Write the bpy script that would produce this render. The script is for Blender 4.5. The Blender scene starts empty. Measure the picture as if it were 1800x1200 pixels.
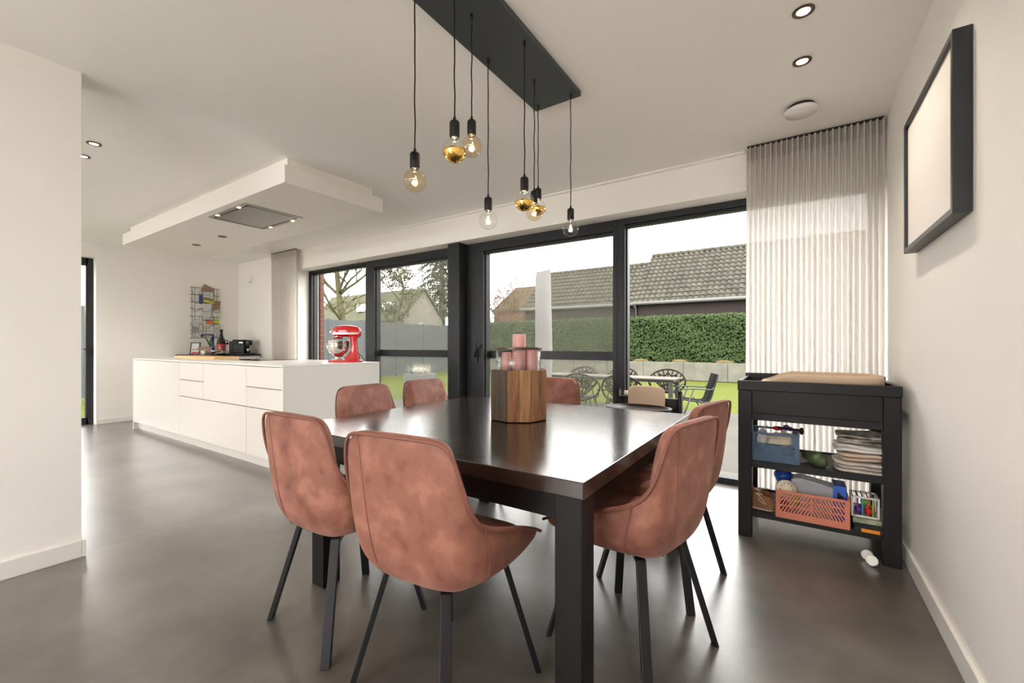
import bpy, math, random
from mathutils import Vector, Matrix, noise
random.seed(7)
PI = math.pi
S = bpy.context.scene
COL = S.collection
# ---------------------------------------------------------------- camera
cam = bpy.data.cameras.new('camera'); camo = bpy.data.objects.new('camera', cam); COL.objects.link(camo)
cam.sensor_width = 36.0; cam.lens = 752.0 / 1800.0 * 36.0
cam.shift_y = (607.0 - 600.0) / 1800.0
cam.clip_start = 0.05; cam.clip_end = 300
camo.location = (0, 0, 1.133); camo.rotation_euler = (PI / 2, 0, math.radians(33.5))
S.camera = camo
# ---------------------------------------------------------------- exposure, world, lights
S.view_settings.view_transform = 'Standard'; S.view_settings.look = 'None'
S.view_settings.gamma = 1.0; S.view_settings.use_curve_mapping = False
S.view_settings.exposure = 0.40
S.cycles.max_bounces = 10; S.cycles.diffuse_bounces = 6; S.cycles.transparent_max_bounces = 16
S.cycles.caustics_reflective = False; S.cycles.caustics_refractive = False
S.cycles.sample_clamp_indirect = 6.0; S.cycles.use_light_tree = False; S.cycles.sampling_pattern = 'TABULATED_SOBOL'
W = bpy.data.worlds.new('overcast_sky'); S.world = W; W.use_nodes = True
_bg = W.node_tree.nodes['Background']; _bg.inputs[0].default_value = (1.0, 0.985, 0.955, 1); _bg.inputs[1].default_value = 6.4
def fill_area(x, w, k=15):   # area lamp added behind the camera to fill the room, outside a made-up window
    l = bpy.data.lights.new('rear_fill', 'AREA'); l.shape = 'RECTANGLE'; l.size = w; l.size_y = 2.1; l.energy = k * w; l.color = (1.0, 0.97, 0.95)
    o = bpy.data.objects.new('rear_fill', l); o.location = (x, -3.42, 1.2); o.rotation_euler = (-PI / 2, 0, PI); COL.objects.link(o)
fill_area(-1.4, 2.9); fill_area(-5.85, 3.8, 11)
def spot(x, y, z, power, size=2.3, col=(1.0, 0.87, 0.73)):
    l = bpy.data.lights.new('downlight_beam', 'SPOT'); l.energy = power * 1.15; l.spot_size = size; l.spot_blend = 0.9
    l.shadow_soft_size = 0.035; l.color = col
    o = bpy.data.objects.new('downlight_beam', l); o.location = (x, y, z); COL.objects.link(o); return o
# ---------------------------------------------------------------- materials
def mat(name, col, rough=0.5, metal=0.0, var=None, vscale=6.0, bump=0.0, bscale=80.0, spec=0.5, sheen=0.0, coat=0.0, stretch=None, emit=None, estr=1.0, alpha=1.0, detail=4):
    m = bpy.data.materials.new(name); m.use_nodes = True
    nt = m.node_tree; b = nt.nodes['Principled BSDF']
    b.inputs['Base Color'].default_value = (*col, 1); b.inputs['Roughness'].default_value = rough
    b.inputs['Metallic'].default_value = metal; b.inputs['Specular IOR Level'].default_value = spec
    if sheen: b.inputs['Sheen Weight'].default_value = sheen; b.inputs['Sheen Roughness'].default_value = 0.4; b.inputs['Sheen Tint'].default_value = (1, .75, .68, 1)
    if coat: b.inputs['Coat Weight'].default_value = coat; b.inputs['Coat Roughness'].default_value = 0.08
    if alpha < 1: b.inputs['Alpha'].default_value = alpha
    if emit: b.inputs['Emission Color'].default_value = (*emit, 1); b.inputs['Emission Strength'].default_value = estr
    tc = None
    if var or bump:
        tc = nt.nodes.new('ShaderNodeTexCoord'); mp = nt.nodes.new('ShaderNodeMapping')
        nt.links.new(tc.outputs['Object'], mp.inputs[0])
        if stretch: mp.inputs['Scale'].default_value = stretch
    if var:
        n = nt.nodes.new('ShaderNodeTexNoise'); n.inputs['Scale'].default_value = vscale; n.inputs['Detail'].default_value = detail
        r = nt.nodes.new('ShaderNodeValToRGB'); r.color_ramp.elements[0].position = 0.35; r.color_ramp.elements[1].position = 0.65
        r.color_ramp.elements[0].color = (*col, 1); r.color_ramp.elements[1].color = (*var, 1)
        nt.links.new(mp.outputs[0], n.inputs['Vector']); nt.links.new(n.outputs[0], r.inputs[0]); nt.links.new(r.outputs[0], b.inputs['Base Color'])
    if bump:
        n2 = nt.nodes.new('ShaderNodeTexNoise'); n2.inputs['Scale'].default_value = bscale; n2.inputs['Detail'].default_value = 3
        bp = nt.nodes.new('ShaderNodeBump'); bp.inputs['Strength'].default_value = bump; bp.inputs['Distance'].default_value = 0.01
        nt.links.new(mp.outputs[0], n2.inputs['Vector']); nt.links.new(n2.outputs[0], bp.inputs['Height']); nt.links.new(bp.outputs[0], b.inputs['Normal'])
    return m
def glass(name, tint=(1, 1, 1), fac=0.06, blend=True, rough=0.0, power=5.0):
    m = bpy.data.materials.new(name); m.use_nodes = True; nt = m.node_tree; nt.nodes.clear()
    o = nt.nodes.new('ShaderNodeOutputMaterial'); t = nt.nodes.new('ShaderNodeBsdfTransparent'); g = nt.nodes.new('ShaderNodeBsdfGlossy'); mx = nt.nodes.new('ShaderNodeMixShader')
    t.inputs[0].default_value = (*tint, 1); g.inputs['Roughness'].default_value = rough
    if blend:
        lw = nt.nodes.new('ShaderNodeLayerWeight'); lw.inputs[0].default_value = 0.5; pw = nt.nodes.new('ShaderNodeMath'); pw.operation = 'POWER'; pw.inputs[1].default_value = power
        ml = nt.nodes.new('ShaderNodeMath'); ml.operation = 'MULTIPLY_ADD'; ml.inputs[1].default_value = 0.6; ml.inputs[2].default_value = fac
        nt.links.new(lw.outputs['Facing'], pw.inputs[0]); nt.links.new(pw.outputs[0], ml.inputs[0]); nt.links.new(ml.outputs[0], mx.inputs[0])
    else: mx.inputs[0].default_value = fac
    nt.links.new(t.outputs[0], mx.inputs[1]); nt.links.new(g.outputs[0], mx.inputs[2]); nt.links.new(mx.outputs[0], o.inputs[0]); return m
def sheer(name, col, trans, tw=0.6):
    m = bpy.data.materials.new(name); m.use_nodes = True; nt = m.node_tree; nt.nodes.clear()
    o = nt.nodes.new('ShaderNodeOutputMaterial'); t = nt.nodes.new('ShaderNodeBsdfTransparent'); d = nt.nodes.new('ShaderNodeBsdfDiffuse'); tl = nt.nodes.new('ShaderNodeBsdfTranslucent')
    a = nt.nodes.new('ShaderNodeMixShader'); b = nt.nodes.new('ShaderNodeMixShader')
    d.inputs[0].default_value = (*col, 1); tl.inputs[0].default_value = (*col, 1); a.inputs[0].default_value = tw; b.inputs[0].default_value = trans
    nt.links.new(d.outputs[0], a.inputs[1]); nt.links.new(tl.outputs[0], a.inputs[2]); nt.links.new(a.outputs[0], b.inputs[1]); nt.links.new(t.outputs[0], b.inputs[2]); nt.links.new(b.outputs[0], o.inputs[0]); return m
def brick(name, c1, c2, mortar, scale=4.0):
    m = mat(name, c1, 0.9); nt = m.node_tree; b = nt.nodes['Principled BSDF']
    tc = nt.nodes.new('ShaderNodeTexCoord'); sx = nt.nodes.new('ShaderNodeSeparateXYZ'); ad = nt.nodes.new('ShaderNodeMath'); cb = nt.nodes.new('ShaderNodeCombineXYZ'); br = nt.nodes.new('ShaderNodeTexBrick')
    nt.links.new(tc.outputs['Object'], sx.inputs[0]); nt.links.new(sx.outputs[0], ad.inputs[0]); nt.links.new(sx.outputs[1], ad.inputs[1]); nt.links.new(ad.outputs[0], cb.inputs[0]); nt.links.new(sx.outputs[2], cb.inputs[1]); nt.links.new(cb.outputs[0], br.inputs[0])
    br.inputs['Color1'].default_value = (*c1, 1); br.inputs['Color2'].default_value = (*c2, 1); br.inputs['Mortar'].default_value = (*mortar, 1); br.inputs['Scale'].default_value = scale
    br.inputs['Mortar Size'].default_value = 0.02; br.inputs['Brick Width'].default_value = 0.85; br.inputs['Row Height'].default_value = 0.26
    nt.links.new(br.outputs[0], b.inputs['Base Color']); return m
M = {}
M['wall'] = mat('white_plaster', (0.865, 0.84, 0.80), 0.85, bump=0.04, bscale=200)
M['ceil'] = mat('white_ceiling_plaster', (0.92, 0.905, 0.88), 0.9)
M['skirt'] = mat('white_skirting', (0.80, 0.78, 0.74), 0.5)
M['dark'] = mat('anthracite_aluminium', (0.016, 0.017, 0.019), 0.42, spec=0.35)
M['plate'] = mat('anthracite_steel', (0.045, 0.052, 0.058), 0.42)
M['black'] = mat('matt_black_metal', (0.009, 0.009, 0.010), 0.42, spec=0.3)
M['blackw'] = mat('black_painted_wood', (0.008, 0.007, 0.007), 0.42, spec=0.25, bump=0.05, bscale=60, stretch=(1, 8, 8))
M['island'] = mat('white_lacquer', (0.70, 0.675, 0.64), 0.35)
M['worktop'] = mat('white_composite', (0.78, 0.765, 0.74), 0.3)
M['gap'] = mat('shadow_gap', (0.22, 0.18, 0.14), 0.8)
M['plinth'] = mat('pale_plinth', (0.74, 0.71, 0.65), 0.5)
M['hood'] = mat('white_soffit', (0.83, 0.80, 0.75), 0.8)
M['steel'] = mat('brushed_steel', (0.42, 0.41, 0.38), 0.32, 1.0)
M['chrome'] = mat('polished_steel', (0.72, 0.70, 0.66), 0.07, 1.0)
M['bronze'] = mat('dark_bronze', (0.10, 0.075, 0.055), 0.35, 0.8)
M['lamp'] = mat('lamp_glow', (1, 0.9, 0.7), 0.5, emit=(1.0, 0.80, 0.50), estr=9.0)
M['fil'] = mat('filament_glow', (1, 0.7, 0.3), 0.5, emit=(1.0, 0.55, 0.20), estr=1.6)
M['gold'] = mat('gold_mirror', (0.90, 0.58, 0.16), 0.06, 1.0)
M['glass'] = glass('window_glass', (0.985, 0.985, 0.985), 0.0, power=8.0)
M['bulb'] = glass('clear_bulb_glass', (0.98, 0.98, 0.97), 0.05)
M['amber'] = glass('amber_bulb_glass', (0.97, 0.89, 0.74), 0.05)
M['vessel'] = glass('clear_vessel_glass', (0.96, 0.97, 0.97), 0.04)
M['screen'] = sheer('insect_mesh', (0.115, 0.115, 0.092), 0.52, 0.5)
M['curtain'] = sheer('sheer_linen', (0.80, 0.77, 0.735), 0.025, 0.50)
M['hem'] = sheer('sheer_linen_double', (0.72, 0.68, 0.63), 0.02, 0.35)
M['red'] = mat('red_enamel', (0.62, 0.006, 0.012), 0.12, coat=0.8)
M['beige'] = mat('beige_foam', (0.50, 0.37, 0.26), 0.6)
M['bcloth'] = mat('beige_cloth', (0.55, 0.41, 0.30), 0.9, bump=0.3, bscale=25)
M['blueplastic'] = mat('slate_blue_plastic', (0.060, 0.115, 0.20), 0.45)
M['orangeplastic'] = mat('terracotta_plastic', (0.62, 0.20, 0.125), 0.45)
M['white'] = mat('white_plastic', (0.78, 0.77, 0.74), 0.4)
M['cream'] = mat('cream_cloth', (0.68, 0.60, 0.48), 0.8, bump=0.3, bscale=60)
M['brownl'] = mat('tan_suede', (0.30, 0.15, 0.07), 0.8, bump=0.2, bscale=60)
M['lace'] = mat('pale_lace', (0.60, 0.50, 0.40), 0.9)
M['clothw'] = mat('printed_muslin', (0.66, 0.61, 0.56), 0.9, var=(0.50, 0.45, 0.40), vscale=22, bump=0.4, bscale=45)
M['clothb'] = mat('white_muslin', (0.72, 0.69, 0.65), 0.9, bump=0.4, bscale=40)
M['clothc'] = mat('sand_muslin', (0.58, 0.44, 0.33), 0.9, var=(0.64, 0.52, 0.42), vscale=15, bump=0.4, bscale=40)
M['clothd'] = mat('olive_floral_muslin', (0.55, 0.50, 0.44), 0.9, var=(0.13, 0.12, 0.09), vscale=26, bump=0.4, bscale=45)
M['pouch'] = mat('leaf_print_fabric', (0.035, 0.035, 0.025), 0.7, var=(0.13, 0.17, 0.07), vscale=14)
M['frost'] = mat('frosted_plastic', (0.45, 0.46, 0.52), 0.35, alpha=0.75)
M['toyblue'] = mat('blue_plastic', (0.03, 0.12, 0.55), 0.35)
M['toyred'] = mat('red_plastic', (0.62, 0.02, 0.02), 0.35)
M['toygreen'] = mat('green_plastic', (0.20, 0.50, 0.04), 0.4)
M['toypurple'] = mat('purple_plastic', (0.10, 0.02, 0.25), 0.4)
M['toyteal'] = mat('teal_plastic', (0.02, 0.32, 0.38), 0.4)
M['toyorange'] = mat('orange_plastic', (0.85, 0.26, 0.02), 0.4)
M['pink'] = mat('dusty_pink_wax', (0.62, 0.29, 0.28), 0.45, var=(0.68, 0.38, 0.36), vscale=10)
M['wood'] = mat('pale_oak', (0.66, 0.40, 0.17), 0.45, var=(0.72, 0.47, 0.22), vscale=5, stretch=(1, 12, 12))
M['paper'] = mat('white_card', (0.60, 0.63, 0.60), 0.8)
M['kraft'] = mat('brown_card', (0.30, 0.20, 0.13), 0.85)
M['grey'] = mat('grey_card', (0.35, 0.37, 0.36), 0.8)
M['yellow'] = mat('yellow_green_card', (0.55, 0.60, 0.05), 0.7)
M['cblue'] = mat('blue_violet_card', (0.08, 0.06, 0.30), 0.7)
M['corange'] = mat('orange_card', (0.75, 0.13, 0.03), 0.7)
M['potpink'] = mat('pink_pot', (0.48, 0.30, 0.27), 0.6)
M['leaf'] = mat('green_leaf', (0.08, 0.20, 0.04), 0.5)
M['bottle'] = mat('dark_brown_bottle_glass', (0.012, 0.008, 0.005), 0.1)
M['labelr'] = mat('red_label', (0.45, 0.04, 0.04), 0.6)
M['labelw'] = mat('pale_label', (0.62, 0.54, 0.44), 0.6)
M['navy'] = mat('dark_blue_steel', (0.02, 0.025, 0.07), 0.2, 0.6)
M['canvas'] = mat('blank_canvas', (0.82, 0.775, 0.73), 0.6)
M['mirrorframe'] = mat('black_frame', (0.016, 0.018, 0.021), 0.4)
M['hob'] = mat('black_glass', (0.012, 0.012, 0.014), 0.06)
# outdoor
M['terrace'] = mat('terrace_concrete', (0.070, 0.066, 0.057), 0.8, var=(0.090, 0.085, 0.074), vscale=0.8, spec=0.12)
M['bounce_paving'] = mat('pale_bounce_paving', (0.60, 0.57, 0.53), 0.9)  # kept pale so the unseen rear ground reflects light indoors
M['grass'] = mat('lawn_grass', (0.060, 0.075, 0.012), 0.95, var=(0.088, 0.102, 0.020), vscale=14, bump=1.0, bscale=60, spec=0.1, detail=10)
M['concrete'] = mat('cast_concrete', (0.119, 0.115, 0.0944), 0.9, var=(0.154, 0.147, 0.122), vscale=2.5, detail=8, spec=0.12)
M['tile'] = mat('grey_roof_tile', (0.050, 0.047, 0.037), 0.8, var=(0.078, 0.073, 0.058), vscale=2.2, detail=6, spec=0.12)
M['tile2'] = mat('brown_roof_tile', (0.0769, 0.0524, 0.028), 0.9, var=(0.0594, 0.042, 0.0245), vscale=3, spec=0.12)
M['tile3'] = mat('mossy_roof_tile', (0.0664, 0.0664, 0.042), 0.9, var=(0.0524, 0.0559, 0.035), vscale=2, spec=0.12)
M['zinc'] = mat('zinc_gutter', (0.0839, 0.0839, 0.0769), 0.5)
M['brickd'] = brick('dark_red_brick', (0.021, 0.0126, 0.0105), (0.0157, 0.00979, 0.00839), (0.0245, 0.0192, 0.0157))
M['brickr'] = brick('red_brick', (0.147, 0.0559, 0.0385), (0.126, 0.0454, 0.0315), (0.14, 0.115, 0.0979), 3.0)
M['render'] = mat('cream_render', (0.182, 0.171, 0.14), 0.9)
M['fence'] = mat('grey_fence_panel', (0.0664, 0.0734, 0.0752), 0.7, var=(0.0804, 0.0874, 0.0874), vscale=1, spec=0.12)
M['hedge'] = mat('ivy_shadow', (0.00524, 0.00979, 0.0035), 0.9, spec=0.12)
M['ivy'] = mat('ivy_leaf', (0.0157, 0.0297, 0.00699), 0.5, var=(0.0385, 0.0594, 0.0175), vscale=30, spec=0.12)
M['bark'] = mat('grey_green_bark', (0.0594, 0.0559, 0.028), 0.9, var=(0.0839, 0.0769, 0.042), vscale=6, spec=0.12)
M['needle'] = mat('conifer_needles', (0.0385, 0.0454, 0.0192), 0.7, var=(0.0559, 0.0664, 0.0315), vscale=20, spec=0.12)
M['shrub'] = mat('olive_foliage', (0.0559, 0.0594, 0.0245), 0.7, var=(0.0874, 0.0874, 0.042), vscale=20, spec=0.12)
M['rust'] = mat('russet_foliage', (0.105, 0.0524, 0.0315), 0.8, var=(0.119, 0.0839, 0.042), vscale=20, spec=0.12)
M['straw'] = mat('dry_grass', (0.126, 0.0944, 0.0454), 0.9, var=(0.0909, 0.0769, 0.0315), vscale=10, spec=0.12)
M['plume'] = mat('white_plume', (0.297, 0.287, 0.245), 0.9)
M['potgrey'] = mat('grey_planter', (0.119, 0.126, 0.129), 0.6)
M['bronzep'] = mat('brown_cast_metal', (0.016, 0.012, 0.010), 0.6, spec=0.1)
M['ottop'] = mat('pale_outdoor_top', (0.085, 0.077, 0.064), 0.6, spec=0.15)
M['alu'] = mat('grey_aluminium', (0.05, 0.05, 0.05), 0.5, spec=0.2)
M['sling'] = mat('black_sling_mesh', (0.006, 0.007, 0.006), 0.8, alpha=0.86, spec=0.05)
M['parasol'] = mat('off_white_cover', (0.231, 0.22, 0.217), 0.8, var=(0.21, 0.199, 0.199), vscale=3)
def floor_mat():
    m = mat('polished_concrete', (0.085, 0.076, 0.068), 0.2); nt = m.node_tree; b = nt.nodes['Principled BSDF']; L = nt.links
    tc = nt.nodes.new('ShaderNodeTexCoord'); n = nt.nodes.new('ShaderNodeTexNoise'); n.inputs['Scale'].default_value = 1.4; n.inputs['Detail'].default_value = 6; n.inputs['Roughness'].default_value = 0.62
    r = nt.nodes.new('ShaderNodeValToRGB'); r.color_ramp.interpolation = 'EASE'; r.color_ramp.elements[0].position = 0.15; r.color_ramp.elements[1].position = 0.85
    r.color_ramp.elements[0].color = (0.022, 0.019, 0.017, 1); r.color_ramp.elements[1].color = (0.205, 0.180, 0.160, 1)
    L.new(tc.outputs['Object'], n.inputs[0]); L.new(n.outputs[0], r.inputs[0])
    sx = nt.nodes.new('ShaderNodeSeparateXYZ'); L.new(tc.outputs['Object'], sx.inputs[0])
    last = None
    for k, (ax, v) in enumerate(((0, -3.27), (0, -5.40), (1, 3.62), (0, -1.2))):
        a = nt.nodes.new('ShaderNodeMath'); a.operation = 'SUBTRACT'; a.inputs[1].default_value = v; L.new(sx.outputs[ax], a.inputs[0])
        c = nt.nodes.new('ShaderNodeMath'); c.operation = 'ABSOLUTE'; L.new(a.outputs[0], c.inputs[0])
        d = nt.nodes.new('ShaderNodeMath'); d.operation = 'LESS_THAN'; d.inputs[1].default_value = 0.003 if k < 3 else -1; L.new(c.outputs[0], d.inputs[0])
        if last is None: last = d
        else:
            e = nt.nodes.new('ShaderNodeMath'); e.operation = 'MAXIMUM'; L.new(last.outputs[0], e.inputs[0]); L.new(d.outputs[0], e.inputs[1]); last = e
    mx = nt.nodes.new('ShaderNodeMixRGB'); L.new(last.outputs[0], mx.inputs[0]); L.new(r.outputs[0], mx.inputs[1]); mx.inputs[2].default_value = (0.02, 0.018, 0.016, 1)
    L.new(mx.outputs[0], b.inputs['Base Color'])
    n2 = nt.nodes.new('ShaderNodeTexNoise'); n2.inputs['Scale'].default_value = 3; n2.inputs['Detail'].default_value = 3; L.new(tc.outputs['Object'], n2.inputs[0])
    mr = nt.nodes.new('ShaderNodeMapRange'); mr.inputs['To Min'].default_value = 0.285; mr.inputs['To Max'].default_value = 0.36; b.inputs['Coat Weight'].default_value = 0.7; b.inputs['Coat Roughness'].default_value = 0.28; L.new(n2.outputs[0], mr.inputs[0]); L.new(mr.outputs[0], b.inputs['Roughness'])
    bp = nt.nodes.new('ShaderNodeBump'); bp.inputs['Strength'].default_value = 0.03; bp.inputs['Distance'].default_value = 0.02; b.inputs['Specular IOR Level'].default_value = 0.75
    return m
M['floor'] = floor_mat()
def velvet():
    m = mat('dusty_pink_velvet', (0.40, 0.125, 0.085), 0.62, sheen=0.2); nt = m.node_tree; b = nt.nodes['Principled BSDF']; L = nt.links
    tc = nt.nodes.new('ShaderNodeTexCoord'); oi = nt.nodes.new('ShaderNodeObjectInfo'); ad = nt.nodes.new('ShaderNodeVectorMath'); ad.operation = 'ADD'
    L.new(tc.outputs['Object'], ad.inputs[0]); L.new(oi.outputs['Location'], ad.inputs[1])
    n = nt.nodes.new('ShaderNodeTexNoise'); n.inputs['Scale'].default_value = 13; n.inputs['Detail'].default_value = 5; n.inputs['Roughness'].default_value = 0.5; L.new(ad.outputs[0], n.inputs[0])
    r = nt.nodes.new('ShaderNodeValToRGB'); e = r.color_ramp.elements; r.color_ramp.interpolation = 'EASE'; e[0].position = 0.25; e[0].color = (0.18, 0.061, 0.045, 1); e[1].position = 0.66; e[1].color = (0.36, 0.152, 0.108, 1)
    q = e.new(0.47); q.color = (0.265, 0.102, 0.070, 1)
    L.new(n.outputs[0], r.inputs[0]); L.new(r.outputs[0], b.inputs['Base Color']); return m
M['velvet'] = velvet()
M['piping'] = mat('velvet_piping', (0.21, 0.078, 0.055), 0.65, sheen=0.1)
def table_mat():
    m = mat('black_stained_oak', (0.016, 0.011, 0.009), 0.22); nt = m.node_tree; b = nt.nodes['Principled BSDF']; L = nt.links
    tc = nt.nodes.new('ShaderNodeTexCoord'); mp = nt.nodes.new('ShaderNodeMapping'); mp.inputs['Scale'].default_value = (3, 26, 26); L.new(tc.outputs['Object'], mp.inputs[0])
    n = nt.nodes.new('ShaderNodeTexNoise'); n.inputs['Scale'].default_value = 3; n.inputs['Detail'].default_value = 4; L.new(mp.outputs[0], n.inputs[0])
    r = nt.nodes.new('ShaderNodeValToRGB'); r.color_ramp.elements[0].color = (0.009, 0.006, 0.005, 1); r.color_ramp.elements[1].color = (0.030, 0.019, 0.014, 1); L.new(n.outputs[0], r.inputs[0]); L.new(r.outputs[0], b.inputs['Base Color'])
    mr = nt.nodes.new('ShaderNodeMapRange'); mr.inputs['To Min'].default_value = 0.10; mr.inputs['To Max'].default_value = 0.26; b.inputs['Coat Weight'].default_value = 0.55; b.inputs['Coat Roughness'].default_value = 0.16; b.inputs['Coat IOR'].default_value = 1.6; L.new(n.outputs[0], mr.inputs[0]); L.new(mr.outputs[0], b.inputs['Roughness'])
    bp = nt.nodes.new('ShaderNodeBump'); bp.inputs['Strength'].default_value = 0.12; bp.inputs['Distance'].default_value = 0.0012; L.new(n.outputs[0], bp.inputs['Height']); L.new(bp.outputs[0], b.inputs['Normal'])
    b.inputs['Specular IOR Level'].default_value = 0.45
    return m
M['tabletop'] = table_mat()
def plank(i, c1, c2):
    return mat('reclaimed_wood', c1, 0.6, var=c2, vscale=7, stretch=(5, 5, 0.7), bump=0.5, bscale=30, detail=8)
M['plank1'] = plank(1, (0.27, 0.12, 0.042), (0.15, 0.06, 0.022))
M['plank2'] = plank(2, (0.050, 0.036, 0.022), (0.085, 0.055, 0.034))
M['plank4'] = plank(4, (0.36, 0.19, 0.08), (0.20, 0.085, 0.03))
M['plank3'] = plank(3, (0.22, 0.10, 0.04), (0.34, 0.17, 0.07))
# ---------------------------------------------------------------- mesh builder
class MB:
    def __init__(s): s.v = []; s.f = []; s.sm = []
    def add(s, v, f, smooth=False):
        o = len(s.v); s.v += [tuple(p) for p in v]; s.f += [tuple(i + o for i in q) for q in f]; s.sm += [smooth] * len(f); return s
    def box(s, x0, x1, y0, y1, z0, z1, mtx=None):
        v = [Vector(p) for p in ((x0, y0, z0), (x1, y0, z0), (x1, y1, z0), (x0, y1, z0), (x0, y0, z1), (x1, y0, z1), (x1, y1, z1), (x0, y1, z1))]
        if mtx: v = [mtx @ p for p in v]
        return s.add(v, [(0, 3, 2, 1), (4, 5, 6, 7), (0, 1, 5, 4), (1, 2, 6, 5), (2, 3, 7, 6), (3, 0, 4, 7)])
    def tube(s, pts, r, n=8, smooth=True, sq=False, up=None):
        pts = [Vector(p) for p in pts]; rs = r if isinstance(r, (list, tuple)) else [r] * len(pts)
        V = []; N = n; prev = None
        for i, p in enumerate(pts):
            t = (pts[min(i + 1, len(pts) - 1)] - pts[max(i - 1, 0)])
            if t.length < 1e-9: t = Vector((0, 0, 1))
            t.normalize()
            if prev is None:
                a = Vector(up) if up else (Vector((0, 0, 1)) if abs(t.z) < 0.95 else Vector((1, 0, 0)))
            else: a = prev
            u = a - t * a.dot(t)
            if u.length < 1e-6: u = t.orthogonal()
            u.normalize(); w = t.cross(u); prev = u
            for k in range(N):
                an = 2 * PI * (k + (0.5 if n == 4 else 0)) / N; V.append(p + (u * math.cos(an) + w * math.sin(an)) * rs[i])
        F = []
        for i in range(len(pts) - 1):
            for k in range(N): F.append((i * N + k, i * N + (k + 1) % N, (i + 1) * N + (k + 1) % N, (i + 1) * N + k))
        F.append(tuple(range(N))[::-1]); F.append(tuple(range((len(pts) - 1) * N, len(pts) * N)))
        return s.add(V, F, smooth and n != 4)
    def cyl(s, a, b, r, n=24, smooth=True): return s.tube([a, b], r, n, smooth)
    def lathe(s, prof, n=32, c=(0, 0, 0), smooth=True, mtx=None, closed=False):
        V = []; F = []
        for (r, z) in prof:
            for k in range(n):
                a = 2 * PI * k / n; p = Vector((c[0] + r * math.cos(a), c[1] + r * math.sin(a), c[2] + z)); V.append(mtx @ p if mtx else p)
        m = len(prof)
        for i in range(m - (0 if closed else 1)):
            j = (i + 1) % m
            for k in range(n): F.append((i * n + k, i * n + (k + 1) % n, j * n + (k + 1) % n, j * n + k))
        if not closed:
            if prof[0][0] > 1e-6: F.append(tuple(range(n))[::-1])
            if prof[-1][0] > 1e-6: F.append(tuple(range((m - 1) * n, m * n)))
        return s.add(V, F, smooth)
    def grid(s, fn, nu, nv, smooth=True, wrap=False):
        V = [fn(i / nu, j / nv) for j in range(nv + 1) for i in range(nu + 1)]
        F = [(j * (nu + 1) + i, j * (nu + 1) + i + 1, (j + 1) * (nu + 1) + i + 1, (j + 1) * (nu + 1) + i) for j in range(nv) for i in range(nu)]
        return s.add(V, F, smooth)
    def prism(s, pts, axis, a, b):
        n = len(pts)
        def mk(p, t): return {'x': (t, p[0], p[1]), 'y': (p[0], t, p[1]), 'z': (p[0], p[1], t)}[axis]
        V = [mk(p, a) for p in pts] + [mk(p, b) for p in pts]
        F = [tuple(range(n))[::-1], tuple(range(n, 2 * n))] + [(i, (i + 1) % n, n + (i + 1) % n, n + i) for i in range(n)]
        return s.add(V, F)
    def blob(s, c, r, n=14, m=10, amp=0.0, fr=3.0, mtx=None, pw=1.0):
        def fn(u, v):
            a = 2 * PI * u; b = PI * (v - 0.5)
            ca, sa, cb, sb = math.cos(a), math.sin(a), math.cos(b), math.sin(b)
            g = lambda t: math.copysign(abs(t) ** pw, t)
            p = Vector((g(cb) * g(ca) * r[0], g(cb) * g(sa) * r[1], g(sb) * r[2]))
            if amp: p += p.normalized() * amp * noise.noise(p * fr + Vector(c) * 7)
            if mtx: p = mtx @ p
            return p + Vector(c)
        return s.grid(fn, n, m)
    def build(s, name, m, parent=None, bevel=0.0, sub=0, autosm=False, loc=None):
        me = bpy.data.meshes.new(name); me.from_pydata(s.v, [], s.f); me.update()
        for p, q in zip(me.polygons, s.sm): p.use_smooth = q
        me.materials.append(M[m] if isinstance(m, str) else m)
        o = bpy.data.objects.new(name, me); COL.objects.link(o)
        if parent: o.parent = parent
        if loc: o.location = loc
        if bevel:
            b = o.modifiers.new('bevel', 'BEVEL'); b.width = bevel; b.segments = 2; b.limit_method = 'ANGLE'; b.angle_limit = math.radians(40)
        if sub:
            b = o.modifiers.new('sub', 'SUBSURF'); b.levels = sub; b.render_levels = sub
        import bmesh
        bm = bmesh.new(); bm.from_mesh(me); bmesh.ops.recalc_face_normals(bm, faces=bm.faces); bm.to_mesh(me); bm.free()
        return o
def bx(*a): return MB().box(*a)
def tag(o, label=None, cat=None, group=None, kind=None):
    if label: o['label'] = label
    if cat: o['category'] = cat
    if group: o['group'] = group
    if kind: o['kind'] = kind
    return o
def thing(name, label, cat, loc=(0, 0, 0), rz=0.0, group=None):
    o = bpy.data.objects.new(name, None); o.location = loc; o.rotation_euler = (0, 0, rz); o.empty_display_size = 0.1
    COL.objects.link(o); return tag(o, label, cat, group)
def struct(o): o['kind'] = 'structure'; return o
def copy_tree(o, parent=None):
    c = o.copy(); COL.objects.link(c)
    if parent: c.parent = parent
    for ch in [x for x in bpy.data.objects if x.parent == o]: copy_tree(ch, c)
    return c
def catmull(P, n):
    out = []
    P = [Vector(p) for p in P]
    for i in range(len(P) - 1):
        a, b, c, d = P[max(i - 1, 0)], P[i], P[i + 1], P[min(i + 2, len(P) - 1)]
        for k in range(n):
            t = k / n; out.append(0.5 * ((2 * b) + (c - a) * t + (2 * a - 5 * b + 4 * c - d) * t * t + (3 * b - a - 3 * c + d) * t ** 3))
    out.append(P[-1]); return out
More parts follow.
